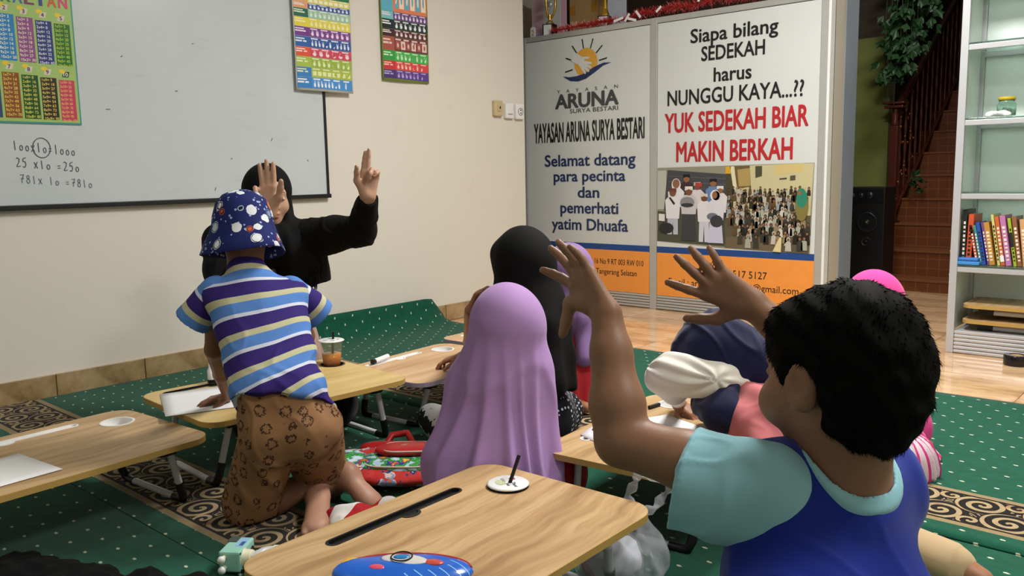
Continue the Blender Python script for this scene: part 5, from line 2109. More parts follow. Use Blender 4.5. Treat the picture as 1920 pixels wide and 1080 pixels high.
def hand(F, wrist, d, n, side, L=.17, curls=None, spread=(.16, .04, -.08, -.22), thumb=((.75, .55, .2), (.45, .8, .25)), k=.007, lift=0.0):
    """wrist, finger direction d, palm normal n; side=+1 puts the thumb on d x n."""
    d = unit(d)
    n = unit(np.asarray(n) - d * np.dot(n, d))
    t = side * np.cross(d, n)
    w = np.asarray(wrist, float)
    sc = L / .17
    curls = curls or [(.15, .15, .1)] * 4
    offs = (.024, .008, -.008, -.023)
    klen = (.078, .081, .076, .068)
    flen = (.070, .077, .071, .055)
    knots = []
    for i in range(4):
        K = w + d * klen[i] * sc + t * offs[i] * sc
        F.cap(w + t * offs[i] * .55 * sc, K, .0125 * sc, .0105 * sc, .012 * sc)
        f0 = unit(d * math.cos(spread[i]) + t * math.sin(spread[i]))
        p, a = K, 0.0
        r = (.0092, .0085, .0078, .0064) if i < 3 else (.0080, .0073, .0067, .0056)
        for j, fr in enumerate((.45, .30, .25)):
            a += curls[i][j]
            q = p + (f0 * math.cos(a) + n * math.sin(a)) * flen[i] * fr * sc
            F.cap(p, q, r[j] * sc, r[j + 1] * sc, k * sc * (.9 if j == 0 else .5))
            p = q
    b = w + d * (.016 + lift) * sc + t * .016 * sc + n * .004 * sc
    (u1, u2) = thumb
    m1 = b + unit(t * u1[0] + d * u1[1] + n * u1[2]) * .042 * sc
    F.cap(b, m1, .0155 * sc, .0115 * sc, .014 * sc)
    dd = unit(t * u2[0] + d * u2[1] + n * u2[2])
    m2 = m1 + dd * .030 * sc
    F.cap(m1, m2, .0108 * sc, .0098 * sc, .006 * sc)
    F.cap(m2, m2 + unit(dd + n * .15) * .023 * sc, .0098 * sc, .0075 * sc, .005 * sc)


def folds(center, n, amp, ztop, zbot, seed=0, tw=0.0):
    c = np.asarray(center)

    def f(V, N):
        th = np.arctan2(V[:, 1] - c[1], V[:, 0] - c[0])
        t = np.clip((ztop - V[:, 2]) / (ztop - zbot), 0, 1)
        w = np.sin(n * th + seed + tw * t + .8 * np.sin(2 * th + seed)) + .55 * np.sin((n * 1.7) * th + 2.1 * seed + 1.3 * t)
        w = np.sign(w) * np.abs(w) ** .75
        return amp * (t ** 1.2) * w + amp * .25 * vnoise(V, 32, seed) * np.clip(t * 3, .15, 1)
    return f


SK_BOY = skin('brown_skin_front_boy', '#8d6750')
SK_HAT = skin('brown_skin_hat_boy', '#7a543e')
SK_TEACH = skin('tan_skin_teacher', '#b28c74')
SK_GIRL = skin('tan_skin_girl', '#9a6c50')

# ---------------------------------------------------------------- 1. boy with both arms raised, near right
boy = thing('person', 'person in a blue shirt with cyan sleeves raising both arms, near right', 'person', (-.36, 1.08, .0105), 0, 'people in the room')
hc = V3(*(-0.3844, 1.0431, 0.6984))
HR = frame((-.937, .35, -.10), (0.04, 0.02, 1))
F = Field(.0036)
nb = V3(*(-0.3730, 1.0519, 0.5425))
P, lip = head(F, hc, HR, .925, True, nb, 1.0)
shL, elL, wrL = V3(*(-0.4489, 0.9610, 0.5606)), V3(*(-0.6179, 0.9117, 0.5939)), V3(*(-0.6676, 0.9502, 0.7526))
shR, elR, wrR = V3(*(-0.3590, 1.1574, 0.5352)), V3(*(-0.4745, 1.2379, 0.6521)), V3(*(-0.5681, 1.1921, 0.7452))
F.cap(nb, (shL + shR) / 2 - V3(0, 0, .08), .05, .05, .02)
F.cap(shL, shR, .036, .036, .02)
F.chain([shL, shL * .5 + elL * .5, elL], [.043, .038, .034], .012)
F.chain([elL, elL * .72 + wrL * .28, elL * .3 + wrL * .7, wrL], [.033, .036, .027, .0215], .014)
F.chain([shR, elR], [.042, .033], .012)
F.chain([elR, elR * .65 + wrR * .35, wrR], [.032, .032, .021], .014)
dL = V3(*(-0.7312, 0.9593, 0.8162)) - wrL
hand(F, wrL, dL, V3(.10, -.80, -.35), -1, .150, [(.10, .25, .2), (-.05, .2, .15), (.05, .2, .15), (.15, .25, .2)], (.36, .08, -.12, -.28), ((.75, .65, .1), (.50, -.60, .35)), .006, .022)
dR = V3(*(-0.6437, 1.1285, 0.8013)) - wrR
hand(F, wrR, dR, V3(-.62, .77, .10), 1, .150, [(.04, .12, .1), (.02, .10, .1), (.06, .14, .1), (.10, .15, .1)], (.20, -.22, -.36, -.50), ((.85, .50, .1), (.50, .90, .0)), .006)
# hidden lower body: thighs and shins, sitting on the heels
hipc = V3(*(-0.3683, 1.0181, 0.3324))
hipc[2] = .17
for q in (-1, 1):
    lft = HR[:, 0]
    hp = hipc + lft * q * .06
    kn = hp + HR[:, 1] * .25 + lft * q * .05
    kn[2] = .075
    an = kn - HR[:, 1] * .26 + lft * -q * .02
    an[2] = .055
    F.chain([hp, kn], [.075, .055], .02)
    F.chain([kn, an], [.052, .035], .02)
    F.cap(an, an - HR[:, 1] * .10 - V3(0, 0, .015), .030, .022, .015)
F.cap(hipc, (shL + shR) / 2 - V3(0, 0, .10), .08, .055, .03)
put(boy, 'body', F.mesh('body', 1, None, {'lip': lip}), SK_BOY)
eyes(boy, P, HR, .925)
# hair: short black crop, shell plus strands
F = Field(.0045)
F.ell(P(0, -.022, .024), tuple(V3(.088, .112, .100) * .925), HR, .01)
F.ell(P(0, -.056, -.028), tuple(V3(.072, .068, .080) * .925), HR, .03)
F.ell(P(0, .040, .050), tuple(V3(.066, .058, .048) * .925), HR, .02)
F.cut(P(0, .082, .030), HR @ V3(0, 1, -.30))
F.cut(P(0, .030, -.035), HR @ V3(0, .72, -.72))
F.cut(P(0, -.08, -.105), HR @ V3(0, .25, -1))
for q in (-1, 1):
    F.sub_ell(P(q * .086, -.004, -.034), tuple(V3(.030, .036, .050) * .925), HR, .012)
hm = Mat('black_hair', .75, .06)
hm.color(hm.mix('#040405', '#0d0c0a', hm.noise(90, 3)))
hme = F.mesh('hair', 2, lambda V, N: .0022 * vnoise(V, 160, 8))
hv = np.array([v.co[:] for v in hme.vertices])
hn = np.array([v.normal[:] for v in hme.vertices])
sel = RNG.choice(len(hv), 15000)
mb = MB()
cr = P(0, -.05, .095)
for i in sel:
    p_, n_ = hv[i], hn[i]
    if ((p_ - hc) @ HR[:, 1]) >.07 * .925 and ((p_ - hc) @ HR[:, 2]) < .02:
        continue
    fl_ = unit((p_ - cr) - n_ * np.dot(p_ - cr, n_) + 1e-6)
    d_ = unit(n_ * RNG.uniform(.10, .50) + fl_ * 1.0 + RNG.normal(size=3) * .14)
    L_ = RNG.uniform(.007, .014)
    w_ = unit(np.cross(d_, n_) + 1e-6) * .0006
    b_ = p_ - n_ * .003
    m_ = b_ + d_ * L_ * .6
    e_ = b_ + d_ * L_ - V3(0, 0, .0015)
    mb.poly([tuple(b_ - w_), tuple(b_ + w_), tuple(m_ + w_ * .8), tuple(e_), tuple(m_ - w_ * .8)])
ho = put(boy, 'hair', hme, hm.m)
sme = mb.mesh('hair_strands')
sme.transform(Matrix.Translation(-boy.location))
so2 = link('hair_strands', sme, hm.m, ho)
so2['kind'] = 'stuff'
# shirt
M_bshirt = cloth('royal_blue_jersey', '#122a8c', .18)
M_cyan = cloth('pale_cyan_jersey', '#8cc0cc', .07)
tl = unit(shL - shR)
tw_ = V3(*(-0.3740, 1.0001, 0.4102))
F = Field(.005)
chest = (shL + shR) / 2 - V3(0, 0, .09)
F.cap(shL - tl * .015, shR + tl * .01, .050, .052, .03)
F.cap(shL - tl * .045 - V3(0, 0, .04), tw_ + tl * .050, .068, .080, .05)
F.cap(shR + tl * .040 - V3(0, 0, .04), tw_ - tl * .050, .068, .080, .05)
F.cap(nb + V3(0, 0, -.020), chest, .066, .085, .04)
F.cap(tw_ + tl * .05, hipc + tl * .05 + V3(0, 0, .02), .080, .09, .04)
F.cap(tw_ - tl * .05, hipc - tl * .05 + V3(0, 0, .02), .080, .09, .04)
ndir = unit(P(0, -.02, -.055) - nb)
F.sub_cap(nb + ndir * .045, nb + ndir * .2, .058, .060)
F.cut((0, 0, .09), (0, 0, -1))


def drape(V, N):
    q = (V - chest)
    a = q @ tl
    k_ = np.clip((chest[2] + .10 - V[:, 2]) / .12, .1, 1)
    return k_ * creases(V, .016, 22, 2, (1, 1, .45)) + .0015 * vnoise(V, 60, 3)


put(boy, 'shirt', F.mesh('shirt', 2, drape), M_bshirt)
Fc_ = Field(.0035)
for o_ in F.ops:
    if o_[0] == 'cap' and len(Fc_.ops) < 4:
        (a_, b_, ra_, rb_, cl_, sq_) = o_[1]
        Fc_.cap(a_, b_, ra_ + .004, rb_ + .004, o_[4])
Fc_.keep_cap(nb + ndir * .018, nb + ndir * .035, .0690)
Fc_.sub_cap(nb + ndir * .045, nb + ndir * .2, .0575, .0575)
Fc_.sub_cap(nb - ndir * .1, nb + ndir * .2, .056, .0565)
put(boy, 'collar', Fc_.mesh('collar', 1), M_cyan)
for (s0, e0, f_, nm) in ((shL, elL, .50, 'l'), (shR, elR, .50, 'r')):
    F = Field(.0045)
    ax = unit(e0 - s0)
    L_ = np.linalg.norm(e0 - s0) * f_
    drop = V3(0, 0, -.022)
    endp = s0 + ax * L_ + drop
    st_ = s0 - ax * .015
    rs_ = 1.0 if nm == 'l' else .72
    if nm == 'r':
        st_, drop = s0 + ax * .02, V3(0, 0, 0)
        endp = s0 + ax * L_
    F.cap(st_, endp, .056 * rs_, .066 * rs_, .02, clip=(endp, ax))
    F.cap(s0 + (V3(0, 0, -.04) if nm == 'l' else ax * .02), endp + V3(0, 0, -.010) * (rs_ > .9), .048 * rs_, .058 * rs_, .03, clip=(endp, ax))
    F.sub_cap(s0 + ax * L_ * .55 + drop * .8, endp + ax * .08 + drop * .3, .040 * (rs_ if rs_ > .9 else .95), .055 * rs_)

    def slf(V, N, s0=s0, ax=ax):
        a = (V - s0) @ ax
        return .005 * np.sin(a * 70 + (V[:, 2] - s0[2]) * 30 + 5 * vnoise(V, 16, 4)) * np.clip(a / .05, 0, 1) + np.clip(a / .05, .1, 1) * creases(V, .006, 36, 4) 
    put(boy, 'sleeve', F.mesh('sleeve', 1, slf), M_cyan)
F = Field(.008)
for q in (-1, 1):
    hp = hipc + HR[:, 0] * q * .06
    kn = hp + HR[:, 1] * .25 + HR[:, 0] * q * .05
    kn[2] = .085
    F.chain([hp, kn], [.095, .072], .03)
F.cap(hipc - HR[:, 0] * .05, hipc + HR[:, 0] * .05, .108, .108, .03)
F.cut((0, 0, .016), (0, 0, -1))
put(boy, 'trousers', F.mesh('trousers', 1), cloth('navy_trousers', '#1a2140'))

# ---------------------------------------------------------------- 2. kneeling boy in bucket hat
hb = thing('person', 'kneeling person in a striped shirt and navy bucket hat leaning on a table', 'person', (-2.05, 1.24, .0105), 0, 'people in the room')
BR = frame((-.88, .46, -.10), (-.05, .02, 1))
bl = BR[:, 0]
hc2 = V3(*(-2.1861, 1.3102, 0.7897))
nk = V3(*(-2.1474, 1.2873, 0.6972))
F = Field(.004)
P, lip = head(F, hc2, BR, .86, True, nk)
sL, eL = V3(*(-2.1705, 1.2028, 0.6411)), V3(*(-2.2429, 1.2275, 0.4611))
wL = V3(*(-2.4477, 1.3767, 0.2580))
sR, eR = V3(*(-2.0696, 1.3842, 0.6279)), V3(*(-2.0908, 1.4340, 0.4852))
wR = V3(*(-2.5862, 1.7393, 0.2620))
ws = V3(*(-1.9429, 1.2360, 0.3805))
hp_ = V3(*(-1.9170, 1.2539, 0.2777))
F.cap(sL, sR, .026, .026, .02)
F.cap((sL + sR) / 2, ws, .045, .045, .03)
F.chain([sL, eL], [.028, .027], .01)
F.chain([eL, eL * .5 + wL * .5, wL], [.027, .025, .018], .01)
F.chain([sR, eR], [.028, .027], .01)
F.chain([eR, wR], [.027, .018], .01)
hand(F, wL, V3(*(-2.4747, 1.3116, 0.2500)) - wL, V3(0, 0, -1), 1, .125, [(.25, .35, .3), (.2, .35, .3), (.2, .35, .3), (.25, .4, .3)])
hand(F, wR, V3(*(-2.6419, 1.8726, 0.2500)) - wR, V3(0, 0, -1), 1, .125)
# legs: knees on the carpet, shins trailing back with the soles up
kL, kR = V3(*(-2.0510, 1.1866, 0.0500)), V3(*(-2.0369, 1.4226, 0.0500))
aL, aR = V3(*(-1.9803, 1.3831, 0.0750)), V3(*(-1.9262, 1.4471, 0.0850))
tL, tR = V3(*(-1.8107, 1.2436, 0.0240)), V3(*(-1.8346, 1.4578, 0.0240))
for (k_, a_, t_, q) in ((kL, aL, tL, 1), (kR, aR, tR, -1)):
    F.chain([hp_ + bl * q * .05, k_], [.07, .052], .02)
    F.chain([k_, k_ * .6 + a_ * .4, k_ * .15 + a_ * .85], [.048, .048, .032], .014)
    fd = unit(t_ - a_)
    hl = a_ - fd * .012 + V3(0, 0, .004)
    F.ell(hl, (.034, .034, .034), None, .02)
    F.cap(k_ * .15 + a_ * .85, a_, .031, .029, .02)
    sd = unit(np.cross(fd, V3(0, 0, 1)))
    F.cap(a_, a_ + fd * .075 + sd * .006, .031, .032, .018, sq=(unit(np.cross(fd, sd)), 1.25))
    F.cap(a_ + fd * .07, t_ - fd * .02, .032, .036, .014, sq=(unit(np.cross(fd, sd)), 1.5))
    for j in range(5):
        o_ = sd * (.029 - .0145 * j) * (1 if q > 0 else -1)
        base_ = t_ - fd * (.018 + .004 * j) + o_
        F.cap(base_, base_ + fd * (.026 - .002 * j), .0105 - .0012 * j, .0092 - .001 * j, .006)
def sole(V):
    m_ = np.zeros(len(V))
    for (a_, t_) in ((aL, tL), (aR, tR)):
        ab = t_ - a_
        t1 = np.clip(((V - a_) @ ab) / (ab @ ab), -.15, 1.15)
        m_ = np.maximum(m_, np.clip(1.6 - np.linalg.norm(V - a_ - t1[:, None] * ab, axis=1) / .034, 0, 1))
    return m_


put(hb, 'body', F.mesh('body', 1, None, {'lip': lip, 'sole': sole}), SK_HAT)
eyes(hb, P, BR, .86)
# bucket hat
hm2 = Mat('navy_doodle_print_cotton', .8, .2)
uvw = hm2.scaled(1.0)
v1 = hm2.voronoi(25, uvw, 'F1', 'Distance', .9)
c1_ = X(hm2.nt, hm2.nt.nodes.new('ShaderNodeSeparateColor').outputs[0])
_sc = c1_.s.node
_vc = hm2.voronoi(25, uvw, 'F1', 'Color', .9)
hm2.nt.links.new(_vc.s, _sc.inputs[0])
rch, gch = X(hm2.nt, _sc.outputs[0]), X(hm2.nt, _sc.outputs[1])
wob = (hm2.noise(45, 2) - .5) * .28
inside = (v1 + wob).lt(rch * .26 + .20)
ringd = ((v1 + wob) - (rch * .26 + .13)).abs().lt(.03)
blob = hm2.ramp(gch, [(.0, '#d4d8dc'), (.36, '#c8762c'), (.48, '#b8c4d4'), (.62, '#e0dcd8'), (.74, '#c05a28'), (.82, '#7c8ca8'), (.92, '#dfe4e8')], True)
v2 = hm2.voronoi(75, uvw)
spk = v2.lt(.26) * hm2.noise(16, 1).gt(.46)
col = hm2.mix('#141c4e', '#1c2868', hm2.noise(12, 3))
col = hm2.mix(col, '#98a8d0', spk)
col = hm2.mix(col, blob, inside * rch.gt(.12))
col = hm2.mix(col, '#141a3c', ringd * gch.gt(.4))
hm2.color(col)
hm2.bump(hm2.noise(500, 2), .2, .001)
hat_c = P(0, -.006, .030)
RH = frame(BR[:, 1] + V3(0, 0, -.12), (0, 0, 1))
prof = [(0, .103), (.030, .099), (.055, .088), (.074, .066), (.085, .030), (.0885, .002), (.096, -.022), (.109, -.052), (.119, -.080), (.118, -.082), (.107, -.054), (.094, -.024), (.085, -.002), (.081, .028), (.070, .062), (.051, .083), (.028, .094), (0, .098)]
mb = MB()
nn = 40
Vh, Fh = [], []
for (r_, z_) in prof:
    for k_ in range(nn):
        th = 2 * math.pi * k_ / nn
        wv = 1 + (.05 * math.sin(3 * th + 1) + .03 * math.sin(5 * th)) * max(0, min(1, (-z_ + .01) / .07))
        p_ = V3(r_ * wv * .98 * math.cos(th), r_ * wv * 1.06 * math.sin(th), z_ + (.006 * math.sin(2 * th + .5) if z_ < 0 else 0))
        Vh.append(tuple(hat_c + RH @ p_))
for i in range(len(prof) - 1):
    for k_ in range(nn):
        k2 = (k_ + 1) % nn
        Fh.append((i * nn + k_, i * nn + k2, (i + 1) * nn + k2, (i + 1) * nn + k_))
mb._add(Vh, Fh, True)
hat = put(hb, 'bucket_hat', mb.mesh('bucket_hat'), hm2.m)
# shirt with stripes
axis = (nk - ws)
axl = np.linalg.norm(axis)
axis = axis / axl
PER = .098


def stripe_mat(name):
    m = Mat(name, .85, .2)
    f = m.attr('band')
    m.color(m.ramp(f.fract(), [(0, '#33246c'), (.40, '#b9b694'), (.585, '#5480c4'), (.895, '#c8cede')], True))
    m.bump(m.noise(800, 1) + m.noise(40, 3), .15, .001)
    return m.m


M_str = stripe_mat('purple_blue_cream_striped_jersey')
F = Field(.0045)
F.cap(sL - V3(0, 0, .008), sR - V3(0, 0, .008), .044, .044, .03)
F.cap(sL * .82 + sR * .18 - axis * .05, ws + bl * .050, .066, .066, .04)
F.cap(sR * .82 + sL * .18 - axis * .05, ws - bl * .050, .066, .066, .04)
F.cap((sL + sR) / 2 - axis * .03, ws, .075, .078, .04)
F.cap(nk - axis * .005, (sL + sR) / 2 - axis * .06, .055, .072, .03)
F.cap(ws + bl * .05, hp_ + bl * .05, .072, .085, .03)
F.cap(ws - bl * .05, hp_ - bl * .05, .072, .085, .03)
hem = V3(*(-1.9154, 1.2170, 0.3643))
F.cut(hem, -axis + bl * .28)
F.sub_cap(nk + axis * .040, nk + axis * .2, .043, .046)


def sfold(V, N):
    a = (V - ws) @ axis
    b = (V - ws) @ bl
    return .005 * np.sin(55 * (a + .5 * b) + 3 * vnoise(V, 10, 3)) * np.clip(1 - a / .28, .15, 1) + np.clip(1.1 - a / .3, .3, 1) * creases(V, .006, 26, 5)


put(hb, 'shirt', F.mesh('shirt', 1, sfold, {'band': lambda V: (axl - ((V - ws) @ axis) - .26 * ((V - ws) @ bl) * np.clip(1 - ((V - ws) @ axis) / .3, 0, 1) - .035 + .35 * np.abs((V - ws) @ bl) ** 1.5) / PER + .60}), M_str)
for (s0, e0, sgn) in ((sL, eL, 1), (sR, eR, -1)):
    ax = unit(unit(e0 - s0) * .85 + bl * sgn * .55)
    endp = s0 + ax * .115
    F = Field(.0045)
    F.cap(s0 - ax * .004 - V3(0, 0, .004), endp, .044, .052, .02, clip=(endp, ax))
    F.sub_cap(s0 + ax * .07, endp + ax * .06, .036, .046)
    put(hb, 'sleeve', F.mesh('sleeve', 1, lambda V, N: .002 * vnoise(V, 50, 6), {'band': lambda V, s0=s0, ax=ax: np.maximum(((V - s0) @ ax) / .098 + .70, .62)}), M_str)
# shorts with doodle print
sm2 = Mat('brown_doodle_print_cotton', .85, .2)
dv = sm2.voronoi(24, None, 'F1', 'Distance', .4)
wob = (sm2.noise(130, 2) - .5) * .6
dd_ = ((dv + wob) - .30).abs().lt(.055) * dv.lt(.42)
sm2.color(sm2.mix(sm2.mix('#7d5a3c', '#96704e', sm2.noise(8, 3)), '#2a1a12', dd_ * .9))
sm2.bump(sm2.noise(600, 1) + sm2.noise(28, 3) * 2.0, .25, .0015)
F = Field(.005)
F.cap(ws + bl * .045, hp_ + bl * .045, .060, .085, .03)
F.cap(ws - bl * .045, hp_ - bl * .045, .060, .085, .03)
F.cap(ws, hp_, .062, .09, .03)
kLs, kRs = kL * .93 + aL * .07 + V3(0, 0, .02), kR * .93 + aR * .07 + V3(0, 0, .03)
F.cap(hp_ + bl * .045, kLs, .085, .078, .02)
F.cap(hp_ - bl * .045, kRs, .085, .078, .02)
F.cap(kL, kL + unit(aL - kL) * .06, .066, .058, .02, clip=(kL + unit(aL - kL) * .07, unit(aL - kL)))
F.cap(kR, kR + unit(aR - kR) * .05, .066, .060, .02, clip=(kR + unit(aR - kR) * .06, unit(aR - kR)))
F.cut(ws + axis * .005, axis)
F.cut((0, 0, .013), (0, 0, -1))


def shf(V, N):
    b = (V - hp_) @ bl
    return .006 * np.sin(58 * b + 2.5 * vnoise(V, 9, 7)) * np.clip((V[:, 2] - .05) / .2, .2, 1) + creases(V, .009, 22, 9, (1, 1, .6))


put(hb, 'shorts', F.mesh('shorts', 1, shf), sm2.m)

# ---------------------------------------------------------------- 3. teacher
te = thing('person', 'person in a black hijab facing us with both hands raised, before the whiteboard', 'person', (-2.90, 1.83, .0105), 0, 'people in the room')
TR = frame((.94, -.33, -.02), (0, .03, 1))
tl3 = TR[:, 0]
hc3 = V3(*(-2.8643, 1.8312, 0.8800))
F = Field(.0042)
nk3 = hc3 + V3(0, 0, -.165) - TR[:, 1] * .02
P, lip = head(F, hc3, TR, 1.0, False, nk3)
s3L, e3L, w3L = V3(*(-2.7368, 1.9143, 0.7148)), V3(*(-2.4822, 1.9713, 0.7518)), V3(*(-2.3630, 1.9113, 0.8794))
s3R, e3R, w3R = V3(*(-2.9509, 1.6831, 0.7088)), V3(*(-2.7554, 1.5535, 0.5259)), V3(*(-2.5792, 1.6431, 0.8284))
F.cap(s3L, s3R, .05, .05, .03)
F.chain([s3L, e3L], [.045, .036], .01)
F.chain([e3L, e3L * .5 + w3L * .5, w3L], [.036, .035, .024], .01)
F.chain([s3R, e3R], [.045, .036], .01)
F.chain([e3R, e3R * .5 + w3R * .5, w3R], [.036, .034, .024], .01)
pn = -CAMF + V3(0, 0, .05)
hand(F, w3L, V3(*(-2.3562, 1.9300, 1.0240)) - w3L, pn, -1, .175, [(.02, .05, .05), (.05, .05, .05), (1.1, 1.3, .9), (.75, 1.2, .8)], (-.03, .02, -.12, -.35), ((.55, .75, .35), (.0, .9, .45)))
hand(F, w3R, V3(*(-2.5967, 1.6505, 1.0296)) - w3R, pn, 1, .195, [(.02, .04, .03), (.0, .03, .03), (.03, .05, .04), (1.2, 1.4, .9)], (.06, .0, -.06, -.30), ((.62, .70, .30), (.30, .85, .40)), .003)
hip3 = V3(-2.93, 1.85, .12)
F.cap(hip3, nk3 - V3(0, 0, .12), .10, .07, .03)
for q in (-1, 1):
    kn = hip3 + TR[:, 1] * .30 + tl3 * q * .16
    kn[2] = .09
    an = hip3 + TR[:, 1] * .05 - tl3 * q * .10
    an[2] = .06
    F.chain([hip3 + tl3 * q * .08, kn], [.09, .062], .02)
    F.chain([kn, an], [.058, .04], .02)
    F.cap(an, an - tl3 * q * .14, .036, .026, .02)
put(te, 'body', F.mesh('body', 1, None, {'lip': lip}), SK_TEACH)
eyes(te, P, TR, 1.0)
M_blk = cloth('black_jersey_hijab', '#060607', .25, 700, .85, .0)
F = Field(.006)
F.ell(P(0, -.022, .022), (.094, .108, .106), TR, .02)
F.ell(P(0, -.010, -.075), (.088, .090, .070), TR, .04)
F.cap(P(0, -.03, -.09), (s3L + s3R) / 2, .085, .11, .06)
F.cap(s3L + V3(0, 0, .01), s3R + V3(0, 0, .01), .068, .068, .05)
ch3 = (s3L + s3R) / 2 - V3(0, 0, .17) + TR[:, 1] * .04
F.cap(s3L - tl3 * .03 - V3(0, 0, .05), ch3 + tl3 * .13, .085, .095, .05)
F.cap(s3R + tl3 * .03 - V3(0, 0, .05), ch3 - tl3 * .13, .085, .095, .05)

F.sub_ell(P(0, .100, -.022), (.056, .090, .086), TR, .012)
F.cut(ch3 - V3(0, 0, .06) , V3(0, 0, -1) + .35 * tl3)
_ff = folds(nk3, 9, .008, nk3[2] + .05, ch3[2] - .06, 2)
hij = put(te, 'hijab', F.mesh('hijab', 2, lambda V, N: _ff(V, N) + np.clip((hc3[2] - V[:, 2]) / .15, .1, 1) * creases(V, .007, 20, 3)), M_blk)
M_blk2 = cloth('black_knit_sleeve', '#050506', .25, 700, .9, .0)
for (s0, e0, w0) in ((s3L, e3L, w3L), (s3R, e3R, w3R)):
    F = Field(.0055)
    end = w0 + unit(e0 - w0) * .012
    F.chain([s0, s0 * .5 + e0 * .5, e0], [.080, .066, .054], .03)
    F.cap(e0, end, .056, .036, .03, clip=(end, unit(w0 - e0)))
    put(te, 'sleeve', F.mesh('sleeve', 1, lambda V, N: creases(V, .007, 30, 12)), M_blk2)
mb = MB()
fx = random.Random(2)
for i in range(34):
    a = i / 33.0
    b_ = V3(*(-2.6093, 1.7615, 0.5126)) * (1 - a) + V3(*(-2.6192, 1.8840, 0.6416)) * a
    b_ = b_ + V3(fx.uniform(-.008, .008), fx.uniform(-.008, .008), fx.uniform(-.004, .012))
    L_ = fx.uniform(.045, .075)
    pts = [tuple(b_ + V3(fx.uniform(-.004, .004), fx.uniform(-.004, .004), -L_ * j / 4)) for j in range(5)]
    mb.tube(pts, [.0022, .003, .002, .0034, .0015], 5)
fme = mb.mesh('fringe')
fme.transform(Matrix.Translation(-te.location))
fo = link('fringe', fme, M_blk, hij)
fo['kind'] = 'stuff'
F = Field(.007)
F.cap(ch3 + V3(0, 0, -.06) - TR[:, 1] * .04, hip3 + V3(0, 0, .02), .105, .155, .05)
F.cap(hip3 - tl3 * .08, hip3 + tl3 * .08, .15, .15, .05)
wst = V3(*(-2.6329, 1.8153, 0.4036))
F.cap(ch3 + tl3 * .06 - V3(0, 0, .07) - TR[:, 1] * .04, hip3 + tl3 * .10 + V3(0, 0, .05), .08, .12, .05)
F.cut((0, 0, .17), (0, 0, -1))
put(te, 'tunic', F.mesh('tunic', 1, lambda V, N: creases(V, .008, 24, 13)), cloth('beige_mauve_tunic', '#a48a7c'))
F = Field(.008)
for q in (-1, 1):
    kn = hip3 + TR[:, 1] * .30 + tl3 * q * .16
    kn[2] = .085
    F.chain([hip3 + tl3 * q * .08, kn], [.11, .075], .03)
    an = hip3 + TR[:, 1] * .05 - tl3 * q * .10
    an[2] = .07
    F.chain([kn, an], [.072, .058], .03)
F.cut((0, 0, .013), (0, 0, -1))
put(te, 'trousers', F.mesh('trousers', 1, lambda V, N: .004 * vnoise(V, 30, 14)), cloth('black_trousers', '#0d0d10'))


# ---------------------------------------------------------------- girls in hijabs


def seated_lower(F, hip, fwd, lat, s=1.0, r=.07):
    """Legs folded under, sitting on the heels."""
    for q in (-1, 1):
        a = hip + lat * q * .055 * s
        kn = a + fwd * .23 * s + lat * q * .02 * s
        kn[2] = .068
        an = a - fwd * .04 * s
        an[2] = .045
        F.chain([a, kn], [r * s, .052 * s], .02)
        F.chain([kn, an], [.046 * s, .034 * s], .02)
        F.cap(an, an - fwd * .11 * s + V3(0, 0, -.012), .028 * s, .020 * s, .015)


# lilac
g1 = thing('person', 'person in a long lilac hijab seated just behind the front table', 'person', (-1.56, 1.72, .0105), 0, 'people in the room')
GR = frame((-.86, .50, -.08), (0, 0, 1))
gl = GR[:, 0]
hc4 = V3(*(-1.5366, 1.7045, 0.5329))
F = Field(.005)
nk4 = hc4 + V3(0, 0, -.13)
hip4 = V3(hc4[0] + .02, hc4[1] - .01, .13)
P, lip = head(F, hc4, GR, .84, False, nk4)
F.cap(nk4, hip4, .075, .10, .03)
seated_lower(F, hip4, GR[:, 1], gl)
put(g1, 'body', F.mesh('body', 1, None, {'lip': lip}), SK_GIRL)
eyes(g1, P, GR, .84)
M_lil = cloth('lilac_jersey_hijab', '#a07eb2', .05, 600, .8, .1)
F = Field(.0052)
F.ell(P(0, -.018, .018), tuple(V3(.092, .110, .108) * .97), GR, .02)
F.cap(P(0, -.025, -.01), V3(*(-1.5302, 1.6871, 0.4050)), .094, .122, .06)
F.cap(V3(*(-1.5313, 1.6861, 0.4050)), V3(*(-1.5170, 1.6205, 0.1218)), .112, .160, .05)
F.cap(V3(*(-1.5181, 1.6222, 0.1362)), V3(*(-1.5109, 1.6037, -0.0007)), .155, .180, .04)
F.cap(V3(*(-1.5956, 1.6711, 0.4138)), V3(*(-1.6288, 1.6333, 0.3675)), .060, .052, .06)
F.cap(V3(*(-1.6293, 1.6340, 0.3734)), V3(*(-1.5970, 1.5732, 0.1778)), .050, .085, .06)
F.cap(V3(*(-1.4507, 1.7180, 0.4105)), V3(*(-1.4165, 1.6707, 0.1306)), .045, .075, .06)
F.sub_ell(P(0, .108, -.012), tuple(V3(.056, .085, .084) * .84), GR, .01)
F.cut(V3(*(-1.4411, 1.5255, 0.0446)), (0, 0, -1))


